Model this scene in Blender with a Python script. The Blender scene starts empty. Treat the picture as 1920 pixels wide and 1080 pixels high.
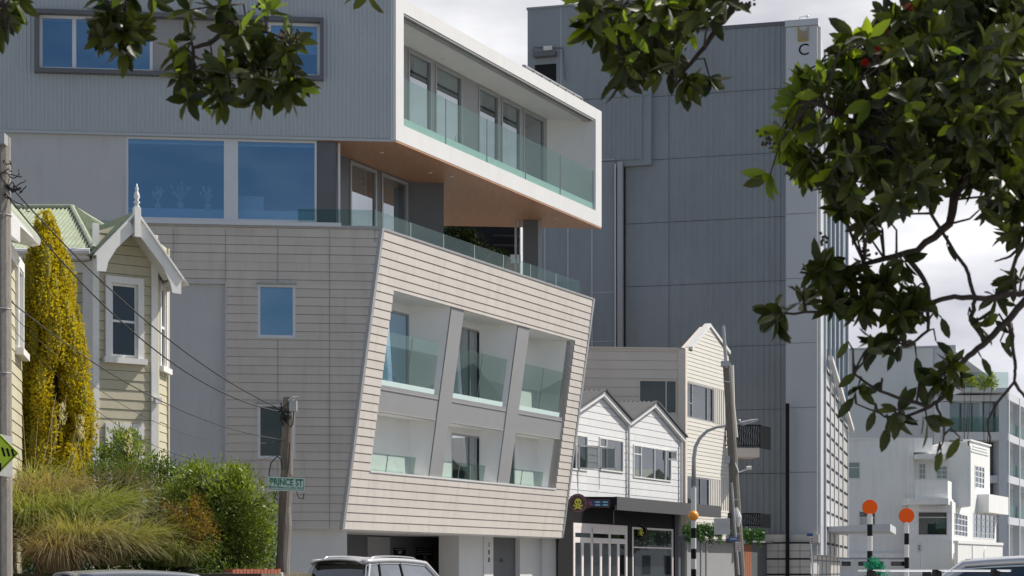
import bpy, bmesh, math, random
import numpy as np
from mathutils import Vector, Matrix
R = math.radians
random.seed(7)
SC = bpy.context.scene
COL = SC.collection
# ------------------------------------------------------------------ camera
F, CX, HY, EYE = 3300.0, 960.0, 1070.0, 1.5      # focal length in photo pixels, vanishing column, horizon row, eye height
cd = bpy.data.cameras.new('camera'); cam = bpy.data.objects.new('camera', cd); COL.objects.link(cam)
cam.location = (0, 0, EYE); cam.rotation_euler = (R(90), 0, 0)
cd.sensor_width = 36.0; cd.lens = F / 1920 * 36; cd.shift_y = (HY - 540) / 1920
cd.clip_start = 0.1; cd.clip_end = 5000
cd.dof.use_dof = True; cd.dof.focus_distance = 58; cd.dof.aperture_fstop = 15
SC.camera = cam
# ------------------------------------------------------------------ light
SUN_AZ, SUN_EL = 20.0, 49.0                       # azimuth measured from +X towards +Y
s = Vector((math.cos(R(SUN_AZ)) * math.cos(R(SUN_EL)), math.sin(R(SUN_AZ)) * math.cos(R(SUN_EL)), math.sin(R(SUN_EL))))
sl = bpy.data.lights.new('sun', 'SUN'); sl.energy = 5.0; sl.angle = R(0.6); sl.color = (1.0, 0.95, 0.87)
so = bpy.data.objects.new('sun', sl); COL.objects.link(so); so.rotation_euler = (-s).to_track_quat('-Z', 'Y').to_euler()
W = bpy.data.worlds.new('World'); SC.world = W; W.use_nodes = True
nt = W.node_tree; nt.nodes.clear()
def N(t, k, **kw):
    n = t.nodes.new(k)
    for a, b in kw.items(): setattr(n, a, b)
    return n
sky = N(nt, 'ShaderNodeTexSky', sky_type='NISHITA', sun_disc=False, sun_elevation=R(SUN_EL), sun_rotation=R(90 - SUN_AZ))
sky.air_density = 1.0; sky.dust_density = 0.6; sky.ozone_density = 2.0
tc = N(nt, 'ShaderNodeTexCoord')
mp = N(nt, 'ShaderNodeMapping'); mp.inputs['Scale'].default_value = (1.2, 1.2, 3.2)
no = N(nt, 'ShaderNodeTexNoise'); no.inputs['Scale'].default_value = 5.0; no.inputs['Detail'].default_value = 7; no.inputs['Roughness'].default_value = 0.52
sep = N(nt, 'ShaderNodeSeparateXYZ')
# the cloud bank stands over the street ahead (+Y), the sky behind the camera is clear
mr = N(nt, 'ShaderNodeMapRange'); mr.inputs[1].default_value = -0.55; mr.inputs[2].default_value = 0.25
mr.inputs[3].default_value = 0.0; mr.inputs[4].default_value = 1.0
cr = N(nt, 'ShaderNodeValToRGB')
cr.color_ramp.elements[0].position = 0.30; cr.color_ramp.elements[0].color = (5.4, 5.5, 6.3, 1)
cr.color_ramp.elements[1].position = 0.68; cr.color_ramp.elements[1].color = (12.0, 12.0, 12.2, 1)
mx = N(nt, 'ShaderNodeMix', data_type='RGBA')
bg = N(nt, 'ShaderNodeBackground'); bg.inputs['Strength'].default_value = 0.08
wo = N(nt, 'ShaderNodeOutputWorld')
L_ = nt.links.new
L_(tc.outputs['Generated'], mp.inputs['Vector']); L_(mp.outputs[0], no.inputs['Vector']); L_(no.outputs['Fac'], cr.inputs['Fac'])
L_(tc.outputs['Generated'], sep.inputs[0]); L_(sep.outputs['Y'], mr.inputs[0]); 
wi = N(nt, 'ShaderNodeMapRange'); wi.inputs[1].default_value = 0.47; wi.inputs[2].default_value = 0.72; wi.inputs[4].default_value = 0.30
mxm = N(nt, 'ShaderNodeMath', operation='MAXIMUM'); L_(no.outputs['Fac'], wi.inputs[0]); L_(wi.outputs[0], mxm.inputs[0]); L_(mr.outputs[0], mxm.inputs[1]); L_(mxm.outputs[0], mx.inputs['Factor'])
hz = N(nt, 'ShaderNodeMapRange'); hz.inputs[1].default_value = 0.02; hz.inputs[2].default_value = 0.30; hz.inputs[3].default_value = 1.28; hz.inputs[4].default_value = 0.98
sc_ = N(nt, 'ShaderNodeVectorMath', operation='SCALE'); L_(sep.outputs['Z'], hz.inputs[0]); L_(cr.outputs[0], sc_.inputs[0]); L_(hz.outputs[0], sc_.inputs['Scale'])
L_(sky.outputs[0], mx.inputs['A']); L_(sc_.outputs[0], mx.inputs['B']); L_(mx.outputs['Result'], bg.inputs['Color']); L_(bg.outputs[0], wo.inputs['Surface'])
SC.view_settings.view_transform = 'Standard'; SC.view_settings.look = 'None'; SC.view_settings.exposure = 0.16; SC.view_settings.gamma = 1
SC.cycles.max_bounces = 8; SC.cycles.transparent_max_bounces = 16; SC.cycles.transmission_bounces = 6
# ------------------------------------------------------------------ materials
MATS = {}
def pmat(name, col, rough=0.6, var=0.12, scale=3.0, metal=0.0, bump=0.0, spec=0.5, stretch=(1, 1, 1), dirt=None, dirt_amt=0.0, isl=0.0):
    """plain paint / render / metal with a faint uneven tone and optional weather stains"""
    if name in MATS: return MATS[name]
    m = bpy.data.materials.new(name); m.use_nodes = True; t = m.node_tree
    b = t.nodes['Principled BSDF']; b.inputs['Roughness'].default_value = rough; b.inputs['Metallic'].default_value = metal
    b.inputs['Specular IOR Level'].default_value = spec
    g = N(t, 'ShaderNodeNewGeometry'); mpn = N(t, 'ShaderNodeMapping'); mpn.inputs['Scale'].default_value = stretch
    t.links.new(g.outputs['Position'], mpn.inputs['Vector'])
    nz = N(t, 'ShaderNodeTexNoise'); nz.inputs['Scale'].default_value = scale; nz.inputs['Detail'].default_value = 6; nz.inputs['Roughness'].default_value = 0.6
    t.links.new(mpn.outputs[0], nz.inputs['Vector'])
    r = N(t, 'ShaderNodeMapRange'); r.inputs[1].default_value = 0.25; r.inputs[2].default_value = 0.75
    r.inputs[3].default_value = 1 - var; r.inputs[4].default_value = 1 + var; t.links.new(nz.outputs['Fac'], r.inputs[0])
    mu = N(t, 'ShaderNodeVectorMath', operation='SCALE'); mu.inputs[0].default_value = col; t.links.new(r.outputs[0], mu.inputs['Scale'])
    out = mu.outputs[0]
    if isl:
        ri = N(t, 'ShaderNodeMapRange'); ri.inputs[3].default_value = 1 - isl; ri.inputs[4].default_value = 1 + isl; t.links.new(g.outputs['Random Per Island'], ri.inputs[0])
        mi_ = N(t, 'ShaderNodeVectorMath', operation='SCALE'); t.links.new(out, mi_.inputs[0]); t.links.new(ri.outputs[0], mi_.inputs['Scale']); out = mi_.outputs[0]
    if dirt:
        n2 = N(t, 'ShaderNodeTexNoise'); n2.inputs['Scale'].default_value = 1.3; n2.inputs['Detail'].default_value = 8; n2.inputs['Roughness'].default_value = 0.7
        m2 = N(t, 'ShaderNodeMapping'); m2.inputs['Scale'].default_value = (2.5, 2.5, 0.35)
        t.links.new(g.outputs['Position'], m2.inputs['Vector']); t.links.new(m2.outputs[0], n2.inputs['Vector'])
        r2 = N(t, 'ShaderNodeMapRange'); r2.inputs[1].default_value = 0.5; r2.inputs[2].default_value = 0.75; r2.inputs[4].default_value = dirt_amt
        t.links.new(n2.outputs['Fac'], r2.inputs[0])
        mm = N(t, 'ShaderNodeMix', data_type='RGBA'); mm.inputs['B'].default_value = (*dirt, 1)
        t.links.new(r2.outputs[0], mm.inputs['Factor']); t.links.new(out, mm.inputs['A']); out = mm.outputs['Result']
    t.links.new(out, b.inputs['Base Color'])
    if bump:
        bn = N(t, 'ShaderNodeBump'); bn.inputs['Strength'].default_value = bump; bn.inputs['Distance'].default_value = 0.02
        n3 = N(t, 'ShaderNodeTexNoise'); n3.inputs['Scale'].default_value = scale * 12; n3.inputs['Detail'].default_value = 4
        t.links.new(mpn.outputs[0], n3.inputs['Vector']); t.links.new(n3.outputs['Fac'], bn.inputs['Height']); t.links.new(bn.outputs[0], b.inputs['Normal'])
    MATS[name] = m; return m
def gmat(name, tint=(0.75, 0.85, 0.85), refl=0.2, gl=(0.9, 0.95, 1.0), gr=0.5):
    """window or balustrade glass: see-through with a mirror share"""
    if name in MATS: return MATS[name]
    m = bpy.data.materials.new(name); m.use_nodes = True; t = m.node_tree; t.nodes.clear()
    tr = N(t, 'ShaderNodeBsdfTransparent'); tr.inputs[0].default_value = (*tint, 1)
    g = N(t, 'ShaderNodeBsdfGlossy'); g.inputs['Color'].default_value = (*gl, 1); g.inputs['Roughness'].default_value = 0.015
    lw = N(t, 'ShaderNodeLayerWeight'); lw.inputs['Blend'].default_value = 0.25
    r = N(t, 'ShaderNodeMapRange'); r.inputs[3].default_value = refl; r.inputs[4].default_value = min(1, refl + gr)
    t.links.new(lw.outputs['Fresnel'], r.inputs[0])
    mi = N(t, 'ShaderNodeMixShader'); o = N(t, 'ShaderNodeOutputMaterial')
    t.links.new(r.outputs[0], mi.inputs[0]); t.links.new(tr.outputs[0], mi.inputs[1]); t.links.new(g.outputs[0], mi.inputs[2]); t.links.new(mi.outputs[0], o.inputs[0])
    MATS[name] = m; return m
def lmat(name, c1, c2, trans=0.35, rough=0.45, spec=0.4, tcol=None):
    """leaves: two tones picked leaf by leaf, light shining through"""
    if name in MATS: return MATS[name]
    m = bpy.data.materials.new(name); m.use_nodes = True; t = m.node_tree
    b = t.nodes['Principled BSDF']; b.inputs['Roughness'].default_value = rough; b.inputs['Specular IOR Level'].default_value = spec
    g = N(t, 'ShaderNodeNewGeometry'); rp = N(t, 'ShaderNodeValToRGB')
    rp.color_ramp.elements[0].color = (*c1, 1); rp.color_ramp.elements[1].color = (*c2, 1)
    t.links.new(g.outputs['Random Per Island'], rp.inputs[0]); t.links.new(rp.outputs[0], b.inputs['Base Color'])
    tl = N(t, 'ShaderNodeBsdfTranslucent'); mi = N(t, 'ShaderNodeMixShader'); mi.inputs[0].default_value = trans
    if tcol: tl.inputs[0].default_value = (*tcol, 1)
    else:
        mu = N(t, 'ShaderNodeMix', data_type='RGBA', blend_type='MULTIPLY'); mu.inputs['Factor'].default_value = 1; mu.inputs['B'].default_value = (1.5, 1.55, 0.55, 1)
        t.links.new(rp.outputs[0], mu.inputs['A']); t.links.new(mu.outputs['Result'], tl.inputs[0])
    t.links.new(b.outputs[0], mi.inputs[1]); t.links.new(tl.outputs[0], mi.inputs[2])
    t.links.new(mi.outputs[0], t.nodes['Material Output'].inputs[0]); MATS[name] = m; return m
M = dict(
    board=pmat('cladding boards', (0.565, 0.52, 0.475), 0.7, 0.05, 0.9, dirt=(0.36, 0.33, 0.30), dirt_amt=0.5, isl=0.035),
    corr=pmat('blue grey ribbed steel', (0.42, 0.455, 0.485), 0.45, 0.05, 0.5, isl=0.02),
    tower=pmat('tower ribbed steel', (0.235, 0.262, 0.285), 0.5, 0.10, 0.25, dirt=(0.185, 0.21, 0.235), dirt_amt=0.6, isl=0.03),
    towerl=pmat('tower smooth panels', (0.48, 0.50, 0.53), 0.4, 0.05, 0.3),
    white=pmat('white render', (0.65, 0.645, 0.635), 0.6, 0.04, 1.2, dirt=(0.54, 0.53, 0.51), dirt_amt=0.35),
    bayw=pmat('white balcony lining', (0.80, 0.79, 0.77), 0.6, 0.04, 1.2),
    white2=pmat('white painted timber', (0.74, 0.73, 0.71), 0.5, 0.04, 4, dirt=(0.5, 0.48, 0.44), dirt_amt=0.35),
    plaster=pmat('pale grey render', (0.50, 0.505, 0.515), 0.75, 0.05, 0.7, bump=0.1, dirt=(0.40, 0.40, 0.41), dirt_amt=0.5),
    fin=pmat('light grey panel', (0.285, 0.285, 0.29), 0.5, 0.04, 0.8),
    mgrey=pmat('mid grey panel', (0.30, 0.30, 0.305), 0.55, 0.05, 0.8),
    dgrey=pmat('dark grey panel', (0.115, 0.12, 0.13), 0.5, 0.08, 1.0),
    alum=pmat('white aluminium', (0.62, 0.64, 0.68), 0.35, 0.03, 3),
    galum=pmat('grey aluminium', (0.36, 0.36, 0.36), 0.35, 0.05, 3, metal=0.3),
    soffit=pmat('brown timber soffit', (0.41, 0.215, 0.12), 0.45, 0.12, 1.5, stretch=(6, 0.6, 1)),
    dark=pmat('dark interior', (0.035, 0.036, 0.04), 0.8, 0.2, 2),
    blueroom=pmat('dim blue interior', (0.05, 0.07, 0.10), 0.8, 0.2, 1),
    curtain=pmat('pale curtain', (0.55, 0.58, 0.55), 0.8, 0.1, 4, stretch=(8, 8, 0.3)),
    blind=pmat('pale blind', (0.80, 0.85, 0.88), 0.6, 0.05, 3),
    yellow=pmat('cream weatherboard', (0.49, 0.45, 0.325), 0.6, 0.06, 3, dirt=(0.36, 0.33, 0.24), dirt_amt=0.5, isl=0.04),
    groof=pmat('green painted iron', (0.33, 0.37, 0.26), 0.5, 0.18, 4, dirt=(0.12, 0.13, 0.08), dirt_amt=0.6),
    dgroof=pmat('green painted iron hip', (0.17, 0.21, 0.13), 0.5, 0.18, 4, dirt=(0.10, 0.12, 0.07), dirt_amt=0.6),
    iron=pmat('charcoal roofing iron', (0.075, 0.078, 0.082), 0.75, 0.1, 3),
    wboard=pmat('white weatherboard', (0.70, 0.70, 0.70), 0.55, 0.04, 2, dirt=(0.55, 0.55, 0.53), dirt_amt=0.4, isl=0.03),
    beige=pmat('beige cladding', (0.76, 0.67, 0.58), 0.7, 0.05, 1),
    cream=pmat('cream weatherboards', (0.70, 0.665, 0.60), 0.6, 0.04, 2, isl=0.03),
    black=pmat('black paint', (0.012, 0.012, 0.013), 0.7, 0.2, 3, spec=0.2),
    awning=pmat('charcoal awning fascia', (0.075, 0.075, 0.08), 0.6, 0.08, 2),
    pink=pmat('pale painted joinery', (0.80, 0.73, 0.70), 0.5, 0.05, 3),
    stucco=pmat('white stucco', (0.82, 0.82, 0.80), 0.8, 0.04, 0.6, bump=0.15, dirt=(0.55, 0.55, 0.53), dirt_amt=0.35),
    conc=pmat('grey concrete render', (0.55, 0.57, 0.57), 0.8, 0.06, 0.3, dirt=(0.47, 0.49, 0.5), dirt_amt=0.4),
    conc2=pmat('light concrete frame', (0.52, 0.54, 0.57), 0.8, 0.04, 0.5),
    wood=pmat('weathered pole timber', (0.20, 0.18, 0.155), 0.85, 0.3, 6, bump=0.6, stretch=(6, 6, 0.5)),
    cpole=pmat('aged concrete pole', (0.26, 0.235, 0.21), 0.9, 0.25, 9, bump=0.5, stretch=(3, 3, 0.8)),
    rust=pmat('rust brown timber', (0.30, 0.11, 0.055), 0.6, 0.25, 4, stretch=(8, 8, 0.5)),
    brick=pmat('red brick', (0.36, 0.12, 0.07), 0.85, 0.25, 10),
    bark=pmat('branch bark', (0.055, 0.042, 0.035), 0.9, 0.3, 30, bump=0.5),
    orange=pmat('orange plastic', (1.0, 0.13, 0.008), 0.6, 0.05, 6, spec=0.2),
    amber=pmat('amber globe', (0.95, 0.36, 0.03), 0.3, 0.03, 4),
    steel=pmat('galvanised steel', (0.42, 0.42, 0.42), 0.4, 0.12, 8, metal=0.5),
    pwhite=pmat('pole white', (0.72, 0.71, 0.69), 0.4, 0.05, 5),
    wire=pmat('cable black', (0.02, 0.02, 0.022), 0.6, 0.1, 5),
    signy=pmat('fluorescent yellow green', (0.62, 0.80, 0.03), 0.4, 0.02, 5),
    signg=pmat('pale green sign', (0.60, 0.74, 0.67), 0.4, 0.04, 8),
    textg=pmat('dark green lettering', (0.015, 0.16, 0.09), 0.5, 0.0, 5),
    blue=pmat('blue sign', (0.03, 0.09, 0.30), 0.4, 0.05, 5),
    red=pmat('red print', (0.55, 0.05, 0.04), 0.5, 0.05, 5),
    gold=pmat('gold metal', (0.45, 0.30, 0.08), 0.4, 0.1, 5, metal=0.6),
    yel=pmat('yellow paint', (0.75, 0.72, 0.08), 0.5, 0.05, 5),
    tile=pmat('pale wall tile', (0.58, 0.56, 0.53), 0.3, 0.06, 1.5),
    silver=pmat('silver car paint', (0.62, 0.62, 0.64), 0.22, 0.02, 2, metal=0.55),
    wcar=pmat('white car paint', (0.72, 0.73, 0.75), 0.2, 0.02, 2),
    gcar=pmat('grey car paint', (0.30, 0.31, 0.33), 0.22, 0.02, 2, metal=0.5),
    chrome=pmat('chrome', (0.8, 0.8, 0.8), 0.12, 0.02, 2, metal=1.0),
    rubber=pmat('tyre rubber', (0.02, 0.02, 0.02), 0.9, 0.1, 5),
    asphalt=pmat('asphalt', (0.05, 0.05, 0.052), 0.9, 0.2, 6, bump=0.4),
    pave=pmat('footpath concrete', (0.28, 0.27, 0.26), 0.9, 0.12, 3),
    line=pmat('road paint', (0.7, 0.7, 0.68), 0.7, 0.1, 6),
    soil=pmat('bank soil', (0.09, 0.075, 0.05), 0.95, 0.4, 4),
    glass=gmat('window glass', (0.62, 0.68, 0.70), 0.12, gr=0.3),
    sglass=gmat('street window glass', (0.5, 0.52, 0.53), 0.05, gr=0.16),
    bglass=gmat('blue mirror glass', (0.70, 0.80, 0.88), 0.24, (0.58, 0.80, 1.0)),
    rail=gmat('green balustrade glass', (0.76, 0.83, 0.81), 0.025, (0.8, 1.0, 0.95), gr=0.08),
    cglass=gmat('car glass', (0.22, 0.24, 0.25), 0.14, gr=0.3),
    frost=pmat('frosted glass edge', (0.62, 0.76, 0.74), 0.3, 0.03, 3),
)
# ------------------------------------------------------------------ frames: a face of a building as (origin, along, up, outward)
def ray(px, py): return Vector(((px - CX) / F, 1.0, (HY - py) / F))
def at(px, py, D): return Vector((0, 0, EYE)) + ray(px, py) * D
class Fr:
    def __init__(s, o, u, v=(0, 0, 1), w=None):
        s.o, s.u, s.v = Vector(o), Vector(u).normalized(), Vector(v).normalized()
        n = s.u.cross(s.v).normalized()
        if n.dot(s.o - Vector((0, 0, EYE))) > 0: n = -n
        s.n = n; s.w = Vector(w) if w is not None else n
    def P(s, a, b, c=0.0): return s.o + s.u * a + s.v * b + s.w * c
    def uv(s, px, py, c=0.0):
        r = ray(px, py); e = Vector((0, 0, EYE)); o = s.o + s.w * c
        t = s.n.dot(o - e) / s.n.dot(r); p = e + r * t - o
        mt = Matrix((s.u, s.v, s.n)).transposed(); q = mt.inverted() @ p
        return q.x, q.y
    def rect(s, x0, y0, x1, y1, c=0.0):
        """face coordinates of the box spanned by two photo pixels"""
        a0, b1 = s.uv(x0, y0, c); a1, b0 = s.uv(x1, y1, c)
        return (min(a0, a1), max(a0, a1), min(b0, b1), max(b0, b1))
    def off(s, c): return Fr(s.o + s.w * c, s.u, s.v, s.w)
    def back(s): return s
def dirn(vpx):
    v = Vector((vpx - CX, F, 0)).normalized(); return v if vpx > CX else v
# ------------------------------------------------------------------ mesh collector
class MB:
    def __init__(s): s.v, s.f, s.mi = [], [], []
    def add(s, vs, fs, mi=0):
        k = len(s.v); s.v += [tuple(p) for p in vs]; s.f += [tuple(i + k for i in f) for f in fs]; s.mi += [mi] * len(fs)
    def poly(s, pts, mi=0): s.add(pts, [tuple(range(len(pts)))], mi)
    def box(s, fr, a0, a1, b0, b1, c0, c1, mi=0):
        p = [fr.P(a, b, c) for c in (c0, c1) for b in (b0, b1) for a in (a0, a1)]
        s.add(p, [(0, 1, 3, 2), (4, 6, 7, 5), (0, 4, 5, 1), (2, 3, 7, 6), (0, 2, 6, 4), (1, 5, 7, 3)], mi)
    def wbox(s, x0, x1, y0, y1, z0, z1, mi=0): s.box(WORLD, x0, x1, z0, z1, y0, y1, mi)
    def prism(s, fr, pts, c0, c1, mi=0):
        n = len(pts); v = [fr.P(a, b, c0) for a, b in pts] + [fr.P(a, b, c1) for a, b in pts]
        s.add(v, [tuple(range(n)), tuple(range(2 * n - 1, n - 1, -1))] + [(i, (i + 1) % n, n + (i + 1) % n, n + i) for i in range(n)], mi)
    def solid(s, bot, top, mi=0):
        n = len(bot); s.add(list(bot) + list(top), [tuple(range(n)), tuple(range(2 * n - 1, n - 1, -1))] + [(i, (i + 1) % n, n + (i + 1) % n, n + i) for i in range(n)], mi)
    def tube(s, pts, rad, k=8, mi=0, cap=True):
        pts = [Vector(p) for p in pts]; n = len(pts)
        if not isinstance(rad, (list, tuple)): rad = [rad] * n
        vs = []; up = None
        for i, p in enumerate(pts):
            d = (pts[min(i + 1, n - 1)] - pts[max(i - 1, 0)])
            if d.length < 1e-9: d = Vector((0, 0, 1))
            d.normalize()
            if up is None: up = d.orthogonal().normalized()
            x = (up - d * up.dot(d));
            if x.length < 1e-6: x = d.orthogonal()
            x.normalize(); up = x; y = d.cross(x)
            for j in range(k):
                t = 2 * math.pi * j / k; vs.append(p + (x * math.cos(t) + y * math.sin(t)) * rad[i])
        fs = [(i * k + j, i * k + (j + 1) % k, (i + 1) * k + (j + 1) % k, (i + 1) * k + j) for i in range(n - 1) for j in range(k)]
        if cap: fs += [tuple(range(k - 1, -1, -1)), tuple(range((n - 1) * k, n * k))]
        s.add(vs, fs, mi)
    def disc(s, fr, a, b, r, c0, c1, k=28, mi=0):
        s.prism(fr, [(a + r * math.cos(2 * math.pi * i / k), b + r * math.sin(2 * math.pi * i / k)) for i in range(k)], c0, c1, mi)
    def ball(s, c, r, ku=16, kv=10, mi=0, sc=(1, 1, 1)):
        c = Vector(c); vs = [c + Vector((0, 0, r * sc[2]))]
        for i in range(1, kv):
            t = math.pi * i / kv
            for j in range(ku):
                p = 2 * math.pi * j / ku; vs.append(c + Vector((r * sc[0] * math.sin(t) * math.cos(p), r * sc[1] * math.sin(t) * math.sin(p), r * sc[2] * math.cos(t))))
        vs.append(c - Vector((0, 0, r * sc[2]))); e = len(vs) - 1
        fs = [(0, 1 + j, 1 + (j + 1) % ku) for j in range(ku)]
        for i in range(kv - 2):
            for j in range(ku): fs.append((1 + i * ku + j, 1 + (i + 1) * ku + j, 1 + (i + 1) * ku + (j + 1) % ku, 1 + i * ku + (j + 1) % ku))
        fs += [(e, 1 + (kv - 2) * ku + (j + 1) % ku, 1 + (kv - 2) * ku + j) for j in range(ku)]
        s.add(vs, fs, mi)
    def build(s, name, mats, parent=None, smooth=False):
        if not isinstance(mats, (list, tuple)): mats = [mats]
        me = bpy.data.meshes.new(name)
        org = Vector((0, 0, 0)) if parent is None else parent.matrix_basis.translation if parent.parent is None else (parent.parent.location + parent.location)
        me.from_pydata([(p[0] - org[0], p[1] - org[1], p[2] - org[2]) for p in s.v], [], s.f)
        for m in mats: me.materials.append(M[m] if isinstance(m, str) else m)
        if len(mats) > 1: me.polygons.foreach_set('material_index', s.mi)
        if smooth: me.polygons.foreach_set('use_smooth', [True] * len(s.f))
        me.update()
        o = bpy.data.objects.new(name, me); COL.objects.link(o)
        if parent is not None: o.parent = parent
        return o
WORLD = Fr((0, 0, 0), (1, 0, 0)); WORLD.w = Vector((0, 1, 0))
def thing(name, label, cat, loc=(0, 0, 0), group=None):
    o = bpy.data.objects.new(name, None); COL.objects.link(o); o.location = loc
    o['label'] = label; o['category'] = cat
    if group: o['group'] = group
    o.empty_display_size = 0.3
    return o
def tag(o, label, cat, group=None):
    o['label'] = label; o['category'] = cat
    if group: o['group'] = group
    return o
def struct(o, kind='structure'): o['kind'] = kind; return o
def clip(poly, k, val, keep_less):
    out = []
    for i, p in enumerate(poly):
        q = poly[(i + 1) % len(poly)]
        ip = (p[k] <= val) if keep_less else (p[k] >= val); iq = (q[k] <= val) if keep_less else (q[k] >= val)
        if ip: out.append(p)
        if ip != iq:
            t = (val - p[k]) / (q[k] - p[k]); out.append((p[0] + (q[0] - p[0]) * t, p[1] + (q[1] - p[1]) * t))
    return out
def cut(poly, k, vals):
    lo, hi = min(p[k] for p in poly), max(p[k] for p in poly); vs = [v for v in sorted(set(vals)) if lo + 1e-5 < v < hi - 1e-5]
    out = []; rest = poly
    for v in vs:
        a = clip(rest, k, v, True); rest = clip(rest, k, v, False)
        if len(a) > 2: out.append(a)
    if len(rest) > 2: out.append(rest)
    return out
def wall(mb, fr, poly, holes=(), style='flat', pitch=0.3, relief=0.02, c=0.0, base=0.0, reveal=0.12, gap=0.018):
    """a face of a building, cut round its openings; boards lap over one another, ribs stand proud"""
    ac = [h[0] for h in holes] + [h[1] for h in holes]; bc = [h[2] for h in holes] + [h[3] for h in holes]
    inside = lambda q: any(h[0] < sum(p[0] for p in q) / len(q) < h[1] and h[2] < sum(p[1] for p in q) / len(q) < h[3] for h in holes)
    b_lo, b_hi = min(p[1] for p in poly), max(p[1] for p in poly); a_lo, a_hi = min(p[0] for p in poly), max(p[0] for p in poly)
    if style == 'board':
        k0 = math.floor((b_lo - base) / pitch); rows = [base + pitch * k for k in range(k0, int((b_hi - base) / pitch) + 2)]
        for strip in cut(poly, 1, rows):
            bm_ = (min(p[1] for p in strip) + max(p[1] for p in strip)) / 2; k = math.floor((bm_ - base) / pitch); rb = base + k * pitch
            for cell in cut(strip, 0, ac):
                for cc in cut(cell, 1, bc):
                    if inside(cc): continue
                    gp = rb + gap; up = clip(cc, 1, gp, False); dn = clip(cc, 1, gp, True)
                    if len(up) > 2:
                        mb.poly([fr.P(p[0], p[1], c + relief * (1 - 0.7 * (p[1] - rb) / pitch)) for p in up])
                        lo = [p for p in up if abs(p[1] - gp) < 1e-4]
                        if len(lo) >= 2:
                            x0, x1 = min(p[0] for p in lo), max(p[0] for p in lo); ct = c + relief * (1 - 0.7 * gap / pitch)
                            mb.poly([fr.P(x0, gp, c - 0.03), fr.P(x1, gp, c - 0.03), fr.P(x1, gp, ct), fr.P(x0, gp, ct)])
                    if len(dn) > 2: mb.poly([fr.P(p[0], p[1], c - 0.03) for p in dn])
    elif style == 'rib':
        k0 = math.floor((a_lo - base) / pitch); cols = []
        for k in range(k0, int((a_hi - base) / pitch) + 2):
            cols += [base + pitch * (k + f) for f in (0, 0.5, 0.62, 0.88)]
        def h(a):
            t = ((a - base) / pitch) % 1.0
            if t > 0.99999: t = 0
            return 0 if t <= 0.50001 else relief * (t - 0.5) / 0.12 if t < 0.62 else relief if t <= 0.88001 else relief * (1 - t) / 0.12
        for strip in cut(poly, 0, cols + ac):
            am = (min(p[0] for p in strip) + max(p[0] for p in strip)) / 2
            for cc in cut(strip, 1, bc):
                if not inside(cc): mb.poly([fr.P(p[0], p[1], c + (h(p[0]) if abs(p[0] - am) > 1e-6 else h(am))) for p in cc])
    else:
        for strip in cut(poly, 0, ac):
            for cc in cut(strip, 1, bc):
                if not inside(cc): mb.poly([fr.P(p[0], p[1], c) for p in cc])
    for (a0, a1, b0, b1) in holes:
        for (p, q) in (((a0, b0), (a1, b0)), ((a1, b0), (a1, b1)), ((a1, b1), (a0, b1)), ((a0, b1), (a0, b0))):
            mb.poly([fr.P(p[0], p[1], c + 0.002), fr.P(q[0], q[1], c + 0.002), fr.P(q[0], q[1], c - reveal), fr.P(p[0], p[1], c - reveal)])
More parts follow.
